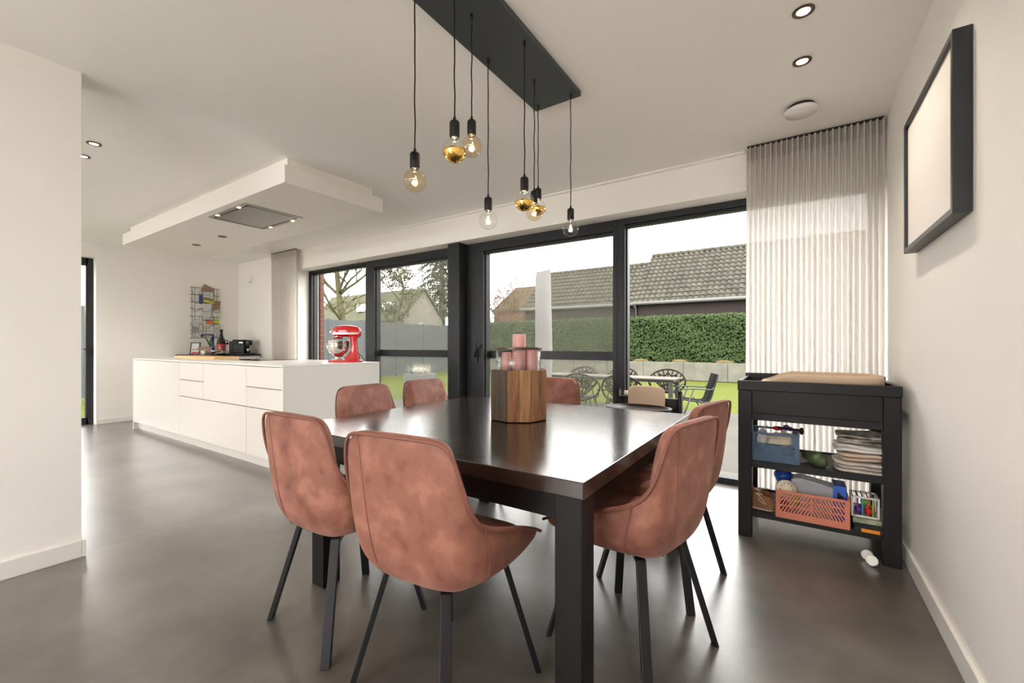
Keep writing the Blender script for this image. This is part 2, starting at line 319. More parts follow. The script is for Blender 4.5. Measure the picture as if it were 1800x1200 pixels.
# ================================================================= ROOM SHELL
XR, XL, YW, YB, HC = 0.49, -8.35, 3.70, -3.2, 2.60
struct(bx(XL - .2, XR + .2, YB - .2, 4.05, -0.12, 0).build('floor', 'floor'))
struct(bx(XL - .2, XR + .2, YB - .2, 4.05, HC, HC + 0.15).build('ceiling', 'ceil'))
struct(bx(XR, XR + 0.2, YB - .2, 4.05, 0, HC).build('wall_right', 'wall'))
b = MB().box(XL - .2, -6.43, YW, 4.05, 0, HC); b.box(-6.43, XR, YW, 4.05, 2.31, HC)
struct(b.build('wall_window_side', 'wall'))
b = MB().box(XL - .25, XL, 1.82, YW, 0, HC); b.box(XL - .25, XL, 0.86, 1.82, 2.39, HC); b.box(XL - .25, XL, YB, 0.86, 0, HC)
struct(b.build('wall_kitchen_end', 'wall'))
struct(bx(-3.42, -3.20, YB, 0.64, 0, HC).build('wall_left', 'wall'))
b = MB().box(XL - .2, -7.8, YB - .2, YB, 0, HC); b.box(-7.8, -3.9, YB - .2, YB, 2.3, HC); b.box(-3.9, -2.9, YB - .2, YB, 0, HC); b.box(-2.9, 0.1, YB - .2, YB, 2.3, HC); b.box(0.1, XR, YB - .2, YB, 0, HC); b.box(-2.9, 0.1, YB - .2, YB, 0, 0.08); b.box(-7.8, -3.9, YB - .2, YB, 0, 0.08)
struct(b.build('wall_back', 'wall'))
struct(bx(XR - .015, XR, YB, 3.70, 0, 0.09).build('baseboard_right', 'skirt', bevel=.003))
b = MB().box(-3.20, -3.185, YB, 0.64, 0, 0.09); b.box(-3.42, -3.185, 0.64, 0.655, 0, 0.09)
struct(b.build('baseboard_left', 'skirt', bevel=.003))
struct(bx(XL, XL + .013, 1.82, YW, 0, 0.07).build('baseboard_kitchen', 'skirt', bevel=.003))
struct(bx(-6.1, -.32, 3.655, 3.70, HC - .012, HC - .001).build('trim_1', 'ceil'))
# ---------------------------------------------------------------- windows
FY0, FY1, ZT = 3.88, 3.98, 2.31
def window(name, x0, x1, fl, fr, ft, fb, y0=FY0, y1=FY1, zt=ZT):
    o = struct(bpy.data.objects.new(name, None)); COL.objects.link(o); o.location = ((x0 + x1) / 2, y0, 0)
    lx0, lx1 = x0 - o.location.x, x1 - o.location.x
    m = MB(); d = y1 - y0
    m.box(lx0, lx0 + fl, 0, d, 0, zt); m.box(lx1 - fr, lx1, 0, d, 0, zt); m.box(lx0 + fl, lx1 - fr, 0, d, zt - ft, zt); m.box(lx0 + fl, lx1 - fr, 0, d, 0, fb)
    # inner glazing bead step
    m.box(lx0 + fl, lx1 - fr, d * .35, d, zt - ft - .025, zt - ft); m.box(lx0 + fl, lx0 + fl + .014, d * .35, d, fb, zt - ft - .025); m.box(lx1 - fr - .014, lx1 - fr, d * .35, d, fb, zt - ft - .025)
    m.build('frame', 'dark', o, bevel=.003)
    g = MB(); g.box(lx0 + fl + .01, lx1 - fr - .01, d * .6, d * .6 + .006, fb - .005, zt - ft - .02).build('pane', 'glass', o)
    return o
window('window_1', -6.43, -4.99, 0.07, 0.05, 0.035, 0.06)
window('window_2', -4.99, -3.37, 0.13, 0.03, 0.10, 0.06)
window('window_3', -3.20, -1.385, 0.24, 0.045, 0.10, 0.06)
window('window_4', -1.385, 0.49, 0.07, 0.05, 0.055, 0.05)
struct(bx(-3.375, -3.20, 3.74, 4.04, 0, 2.335).build('trim_2', 'dark', bevel=.004))
w = struct(bpy.data.objects.new('fill_window_5', None)); COL.objects.link(w); w.location = (-1.4, YB - .14, 0)  # unseen window, added to let fill light in from behind the camera
m = MB()
for a in (-1.5, -.53, .45, 1.42): m.box(a, a + .08, 0, .08, .08, 2.3)
m.box(-1.42, 1.42, 0, .08, 2.22, 2.3).box(-1.42, 1.42, 0, .08, .08, .15); m.build('frame', 'dark', w); bx(-1.45, 1.45, .04, .046, .1, 2.25).build('pane', 'glass', w)
w = struct(bpy.data.objects.new('fill_window_6', None)); COL.objects.link(w); w.location = (-5.85, YB - .14, 0)  # another unseen window, added to brighten the kitchen
m = MB()
for a in (-1.95, -.67, .6, 1.87): m.box(a, a + .08, 0, .08, .08, 2.3)
m.box(-1.87, 1.87, 0, .08, 2.22, 2.3).box(-1.87, 1.87, 0, .08, .08, .15); m.build('frame', 'dark', w); bx(-1.9, 1.9, .04, .046, .1, 2.25).build('pane', 'glass', w)
# insect screens with a mid rail, outside the two sliding panes
def insect_screen(x0, x1, label):
    t = thing('insect_screen', label, 'insect screen', ((x0 + x1) / 2, 4.0, 0)); h = (x1 - x0) / 2
    m = MB().box(-h, -h + .03, 0, .025, .04, 2.24).box(h - .03, h, 0, .025, .04, 2.24).box(-h + .03, h - .03, 0, .025, 2.20, 2.24).box(-h + .03, h - .03, 0, .025, .04, .09)
    m.build('screen_frame', 'dark', t); bx(-h + .03, h - .03, -.005, .03, .985, 1.075).build('rail', 'dark', t)
    g = MB().grid(lambda u, v: (-h + .03 + u * (2 * h - .06), .013, .09 + v * 2.11), 1, 1); g.build('mesh', 'screen', t)
insect_screen(-4.92, -3.40, 'fine insect screen with dark mid rail over the pane showing the cream gabled house')
insect_screen(-3.00, -1.43, 'fine insect screen with dark mid rail over the pane showing the closed parasol')
def sash_handle(x, label, lean):
    t = thing('sliding_door_handle', label, 'handle', (x, 3.878, 1.02)); 
    MB().box(-.014, .014, -.012, 0, -.09, .09).build('backplate', 'black', t, bevel=.003)
    m = MB().tube([(0, -.006, -.01), (0, -.045, -.01)], .009, 10).tube([(0, -.045, -.02), (lean, -.05, .14)], [.011, .009], 8); m.build('lever', 'black', t)
sash_handle(-3.43, 'black lever handle on the sliding frame left of the thick window post', 0.01)
sash_handle(-3.05, 'black lever handle on the sliding frame right of the thick window post', 0.04)
# kitchen glazed door (left edge of view)
d = struct(bpy.data.objects.new('door_1', None)); COL.objects.link(d); d.location = (XL - .12, 1.34, 0)
m = MB().box(-.07, 0, .40, .48, 0, 2.39).box(-.07, 0, -.48, -.37, 0, 2.39).box(-.07, 0, -.37, .425, 2.28, 2.39).box(-.07, 0, -.37, .425, 0, .1)
m.build('frame', 'dark', d, bevel=.003); bx(-.04, -.034, -.38, .43, .09, 2.29).build('pane', 'glass', d)
m = MB().box(0, .012, .435, .465, .97, 1.12).tube([(.01, .45, 1.08), (.05, .45, 1.08), (.05, .36, 1.08)], .009, 8); m.build('door_handle', 'black', d)
# ---------------------------------------------------------------- curtains
def curtain(x0, x1, label, folds, yc=3.60, seed=1):
    t = thing('curtain', label, 'curtain', ((x0 + x1) / 2, yc, 0)); w = x1 - x0
    rnd = random.Random(seed); ph = [rnd.uniform(-.5, .5) for _ in range(folds + 2)]
    def fn(u, v, z0=0.02, z1=2.585):
        k = u * folds; i = int(min(k, folds - 1)); z = z0 + (z1 - z0) * v
        jit = (ph[i] * (1 - (k - i)) + ph[i + 1] * (k - i)) * (1 - z / 2.6)
        a = 2 * PI * k + jit * 1.6
        amp = 0.027 + 0.012 * (1 - z / 2.6) * math.sin(i * 2.1 + seed)
        y = amp * math.sin(a); x = -w / 2 + w * u + .02 * jit
        return (x, y, z)
    MB().grid(fn, folds * 12, 14).build('drape', 'curtain', t)
    MB().grid(lambda u, v: tuple(Vector(fn(u, 1)[:2] + (0,)) * 1.0 + Vector((0, -.004, 2.49 + .094 * v))), folds * 12, 1).build('header_hem', 'hem', t)
    MB().grid(lambda u, v: tuple(Vector(fn(u, 0)[:2] + (0,)) * 1.0 + Vector((0, -.003, .015 + .08 * v))), folds * 12, 1).build('bottom_hem', 'hem', t)
    bx(-w / 2 + .005, w / 2 - .005, -.01, .01, 2.588, 2.5995).build('track', 'dark', t)
curtain(-0.30, 0.480, 'long sheer greige pleated curtain hanging in the corner behind the black dresser', 24)
curtain(-7.02, -6.30, 'sheer off-white pleated curtain hanging at the far kitchen end of the windows', 12, seed=5)
# ================================================================= DINING TABLE
t = thing('dining_table', 'large square black-stained oak dining table with thick top and square legs', 'table', (-1.297, 1.865, 0))
bx(-.793, .793, -.735, .735, .690, .740).build('tabletop', 'tabletop', t, bevel=.003)
m = MB(); z0, z1 = .60, .6895
m.box(-.72, .75, -.69, -.66, z0, z1).box(-.72, .75, .66, .69, z0, z1).box(-.72, -.69, -.66, .66, z0, z1).box(.72, .75, -.66, .66, z0, z1); m.build('apron', 'blackw', t)
for (x0, x1, y0, y1) in ((-.625, -.535, -.69, -.60), (.69, .78, -.715, -.625), (-.625, -.535, .60, .69), (.69, .78, .62, .71)):
    bx(x0, x1, y0, y1, 0, .6895).build('leg', 'blackw', t, bevel=.003)
# ================================================================= DINING CHAIRS
RIM = [(0, -.262, .872), (.09, -.262, .872), (.150, -.259, .869), (.182, -.253, .855), (.200, -.246, .825), (.213, -.235, .77), (.224, -.215, .70), (.232, -.190, .652), (.240, -.150, .617), (.247, -.08, .585), (.252, 0, .560), (.252, .09, .530), (.247, .17, .495), (.238, .235, .462)]
BOT = [(0, -.190, .420), (.06, -.190, .420), (.11, -.187, .422), (.145, -.180, .425), (.168, -.172, .429), (.184, -.162, .433), (.194, -.150, .437), (.201, -.135, .438), (.206, -.115, .437), (.212, -.06, .432), (.217, .02, .427), (.220, .10, .428), (.222, .17, .436), (.222, .228, .447)]
def outw(i):
    k = min(1, max(0, (i - 2) / 6)); a = k * PI / 2; return Vector((math.sin(a), -math.cos(a), 0))
def chair_proto(label):
    t = thing('dining_chair', label, 'chair')
    st = [(-1, i) for i in range(13, 0, -1)] + [(1, i) for i in range(14)]
    rows = []
    def row(fn):
        r = []
        for s, i in st:
            p = fn(i); r.append(Vector((s * p.x, p.y, p.z)))
        rows.append(r)
    row(lambda i: Vector((BOT[i][0] * .55, BOT[i][1] * .55 + .01, .412)))
    row(lambda i: Vector((BOT[i][0] * .93, BOT[i][1] * .93, BOT[i][2] - .010)))
    for v in (0.0, .08, .2, .35, .5, .65, .8, .92, 1.0):
        row(lambda i: Vector(BOT[i]).lerp(Vector(RIM[i]), v) + outw(i) * (.026 * math.sin(PI * (v ** .55)) * (1 - max(0, i - 9) * .2)))
    row(lambda i: Vector(RIM[i]) - outw(i) * .010 + Vector((0, 0, .009)))
    row(lambda i: Vector(RIM[i]) - outw(i) * .030 + Vector((0, 0, .006 if i < 9 else .002)))
    for v in (.04, .2, .45, .7, 1.0):
        def f(i):
            q = Vector(RIM[i]) - outw(i) * .046 + Vector((0, 0, -.004)); e = Vector(BOT[i]) - outw(i) * .030; e.z = .458
            if q.z < e.z: q.z = e.z
            return q.lerp(e, v) - outw(i) * (.020 * math.sin(PI * v) if i < 6 else .004)
        row(f)
    n = len(st); V = [p for r in rows for p in r]; F = [(j * n + i, j * n + i + 1, (j + 1) * n + i + 1, (j + 1) * n + i) for j in range(len(rows) - 1) for i in range(n - 1)]
    F.append(tuple(range(n)))
    for e in (0, n - 1):   # close the front ends of the arms
        ids = [j * n + e for j in range(len(rows))]; F.append(tuple(ids))
    MB().add(V, F, True).build('shell', 'velvet', t, sub=1)
    def seat(u, v):
        a = 2 * PI * u; rr = [0, .5, .8, .95, 1.0, 1.0, .96][round(v * 6)]; zz = [.502, .500, .494, .485, .472, .446, .432][round(v * 6)]
        cx, sx = math.cos(a), math.sin(a); pw = .55
        x = math.copysign(abs(cx) ** pw, cx) * .203 * rr; y = math.copysign(abs(sx) ** pw, sx) * .215 * rr + .035
        return (x, y, zz - .02 * max(0, (y - .12) / .13) ** 2)
    MB().grid(seat, 40, 6).build('seat', 'velvet', t)
    pts = [Vector((s * RIM[i][0], RIM[i][1], RIM[i][2])) + Vector((s * outw(i).x, outw(i).y, 0)) * .004 for s, i in st]
    m = MB().tube(catmull(pts, 3), .0055, 8)
    for s in (-1, 1):
        q = []
        for k in range(9):
            v = k / 8; p = Vector(BOT[8]).lerp(Vector(RIM[8]), v) + outw(8) * (.024 * math.sin(PI * (v ** .55)) + .0015); q.append((s * p.x, p.y, p.z))
        m.tube(q, .0035, 6)
    m.build('piping', 'piping', t)
    m = MB(); q = [(-.10, (.026 * math.sin(PI * ((k / 8) ** .55)))) for k in range(9)]
    L = []
    for k in range(9):
        v = k / 8; p = Vector(BOT[2]).lerp(Vector(RIM[2]), v) + outw(2) * (.026 * math.sin(PI * (v ** .55)) - .0007); L.append((-p.x * .95, p.y, p.z))
    m.tube(L, .0022, 6); m.build('seam', 'piping', t)
    m = MB(); 
    for a in (PI / 4, 3 * PI / 4): m.box(-.20, .20, -.015, .015, .385, .405, Matrix.Rotation(a, 4, 'Z'))
    m.cyl((0, 0, .38), (0, 0, .418), .07).build('swivel_frame', 'black', t)
    for sx, sy in ((1, 1), (-1, 1), (-1, -1), (1, -1)):
        a = Vector((sx * .135, sy * .135, .403)); b = Vector((sx * .222, sy * .222, 0)); m = MB()
        ax = Vector((-sy * sx, 1, 0)).normalized() if sx * sy > 0 else Vector((1, 1, 0)).normalized()
        rad = Vector((sx, sy, 0)).normalized()
        V = []
        for p, q in ((b, 1.0), (a, 1.0)):
            for (i, j) in ((-1, -1), (1, -1), (1, 1), (-1, 1)): V.append(p + ax * i * .0165 + rad * j * .010)
        m.add(V, [(0, 3, 2, 1), (4, 5, 6, 7), (0, 1, 5, 4), (1, 2, 6, 5), (2, 3, 7, 6), (3, 0, 4, 7)])
        m.build('leg', 'black', t, bevel=.002)
    return t
# (x, y, shell facing angle, legs angle, label); local +y is the way the chair faces
CH = [(-.985, 1.09, 6, -4, 'pink velvet chair nearest the camera, its back filling the foreground centre'),
      (-1.575, 1.13, 1, -5, 'pink velvet chair at the near side of the table, left of the nearest one'),
      (-.53, 1.63, 77, 73, 'pink velvet chair at the right table side, beside the front table leg'),
      (-.55, 2.17, 78, 81, 'pink velvet chair at the right table side, farther one toward the windows'),
      (-2.10, 1.80, -90, -90, 'pink velvet chair at the left table end, next to the white kitchen island'),
      (-2.10, 2.34, -90, -90, 'pink velvet chair at the left table end, nearer the windows, with brushed velvet marks'),
      (-1.60, 2.80, 180, 180, 'pink velvet chair with its back to the windows, just right of the candle holder')]
proto = None
for (x, y, a, la, lab) in CH:
    c = chair_proto(lab) if proto is None else copy_tree(proto)
    if proto is None: proto = c
    c['label'] = lab; c['group'] = 'pink velvet dining chairs'
    c.location = (x, y, 0); c.rotation_euler = (0, 0, math.radians(a))
    for ch in [o for o in bpy.data.objects if o.parent == c]:
        if ch.name.startswith(('leg', 'swivel_frame')): ch.rotation_euler = (0, 0, math.radians(la - a))
# ---------------------------------------------------------------- high chair
t = thing('high_chair', 'black wooden high chair with tray and beige back cushion behind the table', 'high chair', (-.865, 2.87, 0), math.radians(180))
for s in (-1, 1):
    m = MB().prism([(-.20, 0), (-.14, 0), (-.155, .80), (-.175, .825), (-.205, .80)], 'x', s * .215 - .012, s * .215 + .012)
    m.build('side_post', 'blackw', t, bevel=.004)
    MB().box(s * .225 - .02, s * .225 + .02, -.22, .22, 0, .03).build('foot', 'blackw', t, bevel=.004)
    MB().box(s * .215 - .010, s * .215 + .010, -.18, .16, .60, .645).build('armrest', 'blackw', t, bevel=.004)
bx(-.20, .20, -.19, -.165, .66, .77).build('back_slat', 'blackw', t, bevel=.006)
bx(-.20, .20, -.15, .12, .50, .52).build('seat', 'blackw', t, bevel=.006)
bx(-.20, .20, -.15, .20, .22, .24).build('footrest', 'blackw', t, bevel=.006)
m = MB().lathe([(0, .735), (.235, .735), (.245, .75), (.238, .75), (.225, .742), (0, .742)], 40, (0, 0, 0), mtx=Matrix.Translation((0, .06, -.022)) @ Matrix.Diagonal((.88, .62, 1, 1)))
m.build('tray', 'black', t)
def cush(u, v):
    a = 2 * PI * u; b = PI * (v - .5); g = lambda q, p: math.copysign(abs(q) ** p, q)
    x = g(math.cos(b), .35) * g(math.cos(a), .35) * .128; z = g(math.sin(b), .35) * .10; y = g(math.cos(b), .5) * g(math.sin(a), .8) * .025
    return (x, y + .008 * noise.noise(Vector((x * 14, 0, z * 10))) - .13, z + .752)
MB().grid(cush, 36, 18).build('back_cushion', 'bcloth', t)
bx(-.0, .02, -.15, -.12, .785, .81).build('strap', 'cream', t, loc=(.135, 0, 0))
# ================================================================= CANDLE HOLDER
t = thing('candle_holder', 'octagonal reclaimed wood block with a clear glass cylinder and dark metal rim', 'candle holder', (-1.245, 1.945, .740), math.radians(11))
R = .158
for k in range(8):
    a0 = 2 * PI * (k + .0) / 8; a1 = 2 * PI * (k + 1) / 8
    for h in range(2):
        b0 = a0 + (a1 - a0) * h / 2; b1 = b0 + (a1 - a0) / 2
        def edge(b, rr): 
            am = (a0 + a1) / 2; q = rr * math.cos(PI / 8) / math.cos(b - am); return (q * math.cos(b), q * math.sin(b))
        o0, o1, i1, i0 = edge(b0 + .004, R), edge(b1 - .004, R), edge(b1 - .004, .128), edge(b0 + .004, .128)
        o = MB().prism([o0, o1, i1, i0], 'z', 0.004, .264 + .002 * ((k + h) % 2)); o.build('wood_stave', ['plank1', 'plank2', 'plank3', 'plank1', 'plank3'][(k * 2 + h) % 5] if k not in (4, 5, 6, 7) else {8: 'plank3', 9: 'plank1', 10: 'plank2', 11: 'plank2', 12: 'plank1', 13: 'plank4', 14: 'plank3', 15: 'plank1'}[k * 2 + h], t, bevel=.002)
MB().lathe([(0, 0), (.134, 0), (.134, .225), (0, .225)], 8, smooth=False).build('core', 'plank2', t)
MB().lathe([(.1215, .226), (.1215, .375), (.1185, .375), (.1185, .226)], 48, closed=True).build('glass_cylinder', 'vessel', t)
MB().lathe([(.126, .370), (.126, .384), (.1165, .384), (.1165, .370)], 48, closed=True).build('metal_rim', 'bronze', t, bevel=.001)
def candle(dx, dy, r, h, label):
    c = thing('pillar_candle', label, 'candle', (-1.245 + dx, 1.945 + dy, .966), 0, 'pink candles in the glass')
    MB().lathe([(0, 0), (r, 0), (r * 1.01, h * .5), (r * .98, h - .006), (r * .9, h), (r * .6, h - .004), (r * .25, h - .012), (0, h - .013)], 28).build('wax', 'pink', c)
    MB().tube([(0, 0, h - .014), (.002, 0, h - .002)], .0012, 6).build('wick', 'black', c)
candle(.010, -.010, .036, .228, 'tallest dusty pink pillar candle, rising above the glass rim')
candle(-.066, -.018, .027, .132, 'shortest dusty pink candle at the left inside the glass')
candle(.052, .048, .037, .150, 'middle-height dusty pink candle behind the tallest one at right')
# ================================================================= PENDANT LAMP
t = thing('pendant_light', 'anthracite rectangular ceiling plate with eight cords and round filament bulbs', 'lamp', (-1.18, 1.52, 2.60))
bx(-.150, .150, -.78, .757, -.03, -.001).build('ceiling_plate', 'plate', t, bevel=.002)
def bulb(x, y, z, kind):
    lx, ly, lz = x + 1.18, y - 1.52, z - 2.60; g = MB
    g().cyl((lx, ly, -.030), (lx, ly, -.055), .006, 10).build('cord_grip', 'black', t)
    q = [(lx + .0016 * math.sin(k * 1.7 + lx * 30), ly + .0012 * math.cos(k * 1.3), -.05 + (lz + .125 + .05) * k / 12) for k in range(13)]
    q[0] = (lx, ly, -.05); q[-1] = (lx, ly, lz + .12); g().tube(q, .0028, 8).build('cord', 'black', t)
    g().lathe([(0, .130), (.005, .130), (.006, .118), (.015, .114), (.0195, .108), (.0195, .056), (.0175, .050), (0, .050)], 24, (lx, ly, lz)).build('socket', 'black', t)
    Rb = .045
    prof = [(.0125, .062), (.013, .052)] + [(Rb * math.sin(a), Rb * math.cos(a)) for a in [math.radians(20 + 160 * k / 16) for k in range(17)]]
    prof[-1] = (0, -Rb)
    bo = g().lathe(prof, 32, (lx, ly, lz)).build('glass_bulb', 'amber' if kind == 'a' else 'bulb', t)
    pl = bpy.data.lights.new('bulb_glow', 'POINT'); pl.energy = 0.35; pl.color = (1.0, .84, .66); pl.shadow_soft_size = .012; po = bpy.data.objects.new('bulb_glow', pl); po.location = (x, y, z + .01); COL.objects.link(po)
    g().cyl((lx, ly, lz + .046), (lx, ly, lz + .060), .0135, 20).build('screw_cap', 'chrome', bo)
    if kind == 'g':
        p2 = [(Rb * 1.01 * math.sin(a), Rb * 1.01 * math.cos(a)) for a in [math.radians(92 + 88 * k / 10) for k in range(11)]]; p2[-1] = (0, -Rb * 1.01)
        g().lathe(p2, 32, (lx, ly, lz)).build('gold_cap', 'gold', bo)
        g().cyl((lx, ly, lz + .010), (lx, ly, lz + .045), .006, 10).build('stem', 'vessel', bo)
    else:
        f = g()
        n = 4
        for k in range(n):
            a = 2 * PI * k / n; dx, dy = .009 * math.cos(a), .009 * math.sin(a)
            if kind == 'a': pass
            else: f.tube([(lx + dx * .5, ly + dy * .5, lz + .022), (lx + dx, ly + dy, lz - .018)], .0012, 6)
        if kind == 'a':
            f.tube([(lx + .010 * math.cos(s * .7) * math.sin(s * .13 + .4), ly + .010 * math.sin(s * .7) * math.sin(s * .13 + .4), lz + .018 - s * .0016) for s in range(26)], .0011, 6)
        f.build('filament', 'fil', bo)
        g().lathe([(.004, .048), (.0035, .025), (.001, .02)], 10, (lx, ly, lz)).build('stem', 'vessel', bo)
for (x, y, z, k) in ((-1.286, 1.229, 1.80, 'a'), (-1.095, 1.253, 1.883, 'g'), (-1.171, 1.452, 1.995, 'a'), (-1.283, 1.722, 1.759, 'c'), (-1.066, 1.717, 1.812, 'g'), (-1.177, 1.996, 1.853, 'a'), (-1.283, 2.222, 1.957, 'g'), (-1.07, 2.224, 1.800, 'c')): bulb(x, y, z, k)
# ================================================================= CEILING FITTINGS
def downlight(x, y, z, label, power, r=.042):
    t = thing('recessed_downlight', label, 'ceiling light', (x, y, z), 0, 'recessed ceiling spots')
    MB().lathe([(r, -.001), (r, -.005), (r * .72, -.007), (r * .62, -.0035), (r * .62, -.001)], 32, closed=True).build('trim_ring', 'bronze', t)
    MB().lathe([(0, -.0015), (r * .6, -.0015), (r * .6, -.004), (0, -.0045)], 24).build('lens', 'lamp', t)
    if power: spot(x, y, z - .02, power)
downlight(.03, 2.27, HC, 'recessed spot with dark ring in the ceiling at the top right, nearer the camera', 16)
downlight(.03, 2.666, HC, 'recessed spot with dark ring between the other right-hand spot and the white disc', 16)
downlight(-4.248, .915, HC, 'recessed kitchen ceiling spot standing clear of the left wall edge', 30)
downlight(-4.60, .930, HC, 'recessed kitchen ceiling spot half hidden by the left wall edge', 30)
for (x, y) in ((-5.6, .93), (-6.6, .93), (-7.4, .93)): spot(x, y, HC - .01, 26)
for (x, y) in ((.03, .9), (.03, -.2), (-1.2, -1.6)): spot(x, y, HC - .01, 24)
t = thing('ceiling_vent', 'round white ventilation disc on the ceiling above the curtain', 'vent', (.03, 3.166, HC))
MB().lathe([(0, -.001), (.07, -.001), (.07, -.022), (0, -.022)], 32).build('collar', 'dark', t); MB().lathe([(0, -.022), (.085, -.022), (.088, -.03), (.083, -.046), (0, -.048)], 40).build('disc', 'white', t)
# ================================================================= HOOD SOFFIT
t = thing('ceiling_extractor_unit', 'white boxed ceiling soffit with a flush steel extractor over the kitchen island', 'extractor hood', (-5.10, 2.23, HC))
bx(-1.86, 1.86, -.47, .46, -.222, -.085).build('soffit_box', 'hood', t, bevel=.004)
bx(-1.79, 1.79, -.41, .40, -.085, -.001).build('recessed_collar', 'hood', t)
e = bx(.36, 1.10, -.40, .125, -.230, -.2225).build('extractor_plate', 'steel', t, bevel=.002)
m = MB(); m.box(.395, 1.065, -.370, -.358, -.2312, -.2302).box(.395, 1.065, .082, .094, -.2312, -.2302).box(.395, .407, -.358, .082, -.2312, -.2302).box(1.053, 1.065, -.358, .082, -.2312, -.2302); m.build('suction_slot', 'black', e)
for (x, y) in ((.52, -.383), (.94, -.383), (.52, .109), (.94, .109)):
    MB().cyl((x, y, -.2305), (x, y, -.2325), .016, 16).build('lamp_lens', 'lamp', e)
for (x, y) in ((-1.08, .03), (-.36, .02)): MB().lathe([(0, -.2225), (.045, -.2225), (.045, -.226), (.030, -.2235), (0, -.2235)], 24, (x, y, 0)).build('soffit_spot', 'bronze', t)
for (x, y) in ((.52, -.383), (.94, .109)): spot(-5.10 + x, 2.23 + y, HC - .24, 6)
# ================================================================= KITCHEN ISLAND
t = thing('kitchen_island', 'long white handleless kitchen island with drawers and thin worktop', 'kitchen island', (-5.61, 2.53, 0))
IX0, IX1, IY0, IY1 = -1.895, 1.895, -.53, .51
bx(IX0, IX1, IY0, IY1, .943, .958).build('worktop', 'worktop', t, bevel=.002)
bx(IX0 + .01, IX1 - .022, IY0 + .028, IY1 - .01, .10, .9425).build('carcass', 'gap', t)
bx(IX1 - .020, IX1, IY0 + .004, IY1, .0, .9425).build('end_panel', 'island', t, bevel=.001)
bx(IX0, IX0 + .02, IY0 + .004, IY1, .0, .9425).build('end_panel', 'island', t, bevel=.001)
bx(IX0 + .02, IX1 - .02, IY0 + .06, IY1 - .05, 0, .0998).build('plinth', 'plinth', t)
def front(x0, x1, z0, z1, nm='drawer_front'): bx(x0 + .002, x1 - .002, IY0 + .006, IY0 + .0275, z0, z1).build(nm, 'island', t, bevel=.0015)
# columns measured along the front
c0, c1, c2, c3, c4 = IX0 + .02, -.34, .30, 1.24, IX1 - .021
front(c0, c1, .10, .938, 'door_front'); front(c1, c2, .745, .938); front(c1, c2, .555, .737); front(c2, c3, .555, .938); front(c1, c3, .10, .547)
front(c3, c4, .745, .938); front(c3, c4, .555, .737); front(c3, c4, .10, .547)
t = thing('induction_hob', 'black glass induction hob set in the white island worktop', 'hob', (-5.50, 2.66, .958))
bx(-.40, .42, -.26, .26, .0005, .006).build('glass_plate', 'hob', t, bevel=.001); MB().cyl((.0, -.12, .006), (.0, -.12, .010), .03, 16).build('control_knob', 'black', t)
tag(bx(-.62, .62, -.14, .14, .0005, .034).build('wooden_board', 'wood', None, bevel=.003, loc=(-6.56, 2.50, .958)), 'long pale oak board lying on the white island beside the hob', 'board')
t = thing('kitchen_tap', 'dark blue-black angular kitchen tap with chrome collar on the island', 'tap', (-7.10, 2.80, .958), math.radians(213))
m = MB().tube([(0, 0, 0), (0, 0, .30)] , .016, 12).tube(catmull([(0, 0, .285), (0, 0, .315), (.02, 0, .33), (.05, 0, .332), (.16, 0, .332)], 4), .013, 12).cyl((.16, 0, .335), (.16, 0, .300), .016, 12); m.build('spout', 'navy', t)
MB().cyl((0, 0, .085), (0, 0, .105), .022, 16).build('collar', 'chrome', t); MB().tube([(0, -.015, .075), (-.09, -.04, .085)], .010, 8).build('lever', 'black', t)
# ---------------------------------------------------------------- stand mixer
t = thing('stand_mixer', 'glossy red stand mixer with steel bowl on the white island', 'mixer', (-3.96, 2.80, .958), math.radians(224))
def sec(xs, n=20):   # lofted body: list of (x, cy, cz, ry, rz)
    V = []; F = []
    for (x, cy, cz, ry, rz, tw) in xs:
        for k in range(n):
            a = 2 * PI * k / n; g = lambda q: math.copysign(abs(q) ** .75, q); V.append((x + tw * math.sin(a), cy + ry * g(math.cos(a)), cz + rz * g(math.sin(a))))
    for i in range(len(xs) - 1):
        for k in range(n): F.append((i * n + k, i * n + (k + 1) % n, (i + 1) * n + (k + 1) % n, (i + 1) * n + k))
    F.append(tuple(range(n))[::-1]); F.append(tuple(range((len(xs) - 1) * n, len(xs) * n))); return MB().add(V, F, True)
sec([(.135, 0, .315, .012, .016, 0), (.128, 0, .317, .035, .034, 0), (.10, 0, .323, .050, .052, 0), (.05, 0, .328, .056, .060, 0), (-.02, 0, .326, .058, .064, 0), (-.09, 0, .320, .056, .064, 0), (-.13, 0, .312, .050, .058, 0), (-.150, 0, .308, .034, .042, 0), (-.157, 0, .306, .012, .018, 0)]).build('motor_head', 'red', t, sub=1)
m = MB()
for sgn in (-1, 1): m.box(-.135, .118, sgn * .0575 - .0025, sgn * .0575 + .0025, .292, .310)
m.build('chrome_trim_band', 'chrome', t); MB().cyl((.125, 0, .317), (.158, 0, .317), .017, 20).build('attachment_hub', 'chrome', t)
MB().lathe([(0, .245), (.042, .245), (.046, .258), (.046, .290), (0, .290)], 28, (.075, 0, 0)).build('planetary_head', 'red', t); MB().lathe([(.0475, .262), (.0475, .272), (.045, .272), (.045, .262)], 28, (.075, 0, 0), closed=True).build('planetary_ring', 'chrome', t)
V = []
m = MB(); 
colm = [(0.02, -.145, .030, .055), (.05, -.140, .0, .050), (.10, -.130, -.040, .043), (.16, -.122, -.052, .040), (.22, -.118, -.050, .042), (.27, -.120, -.035, .048)]
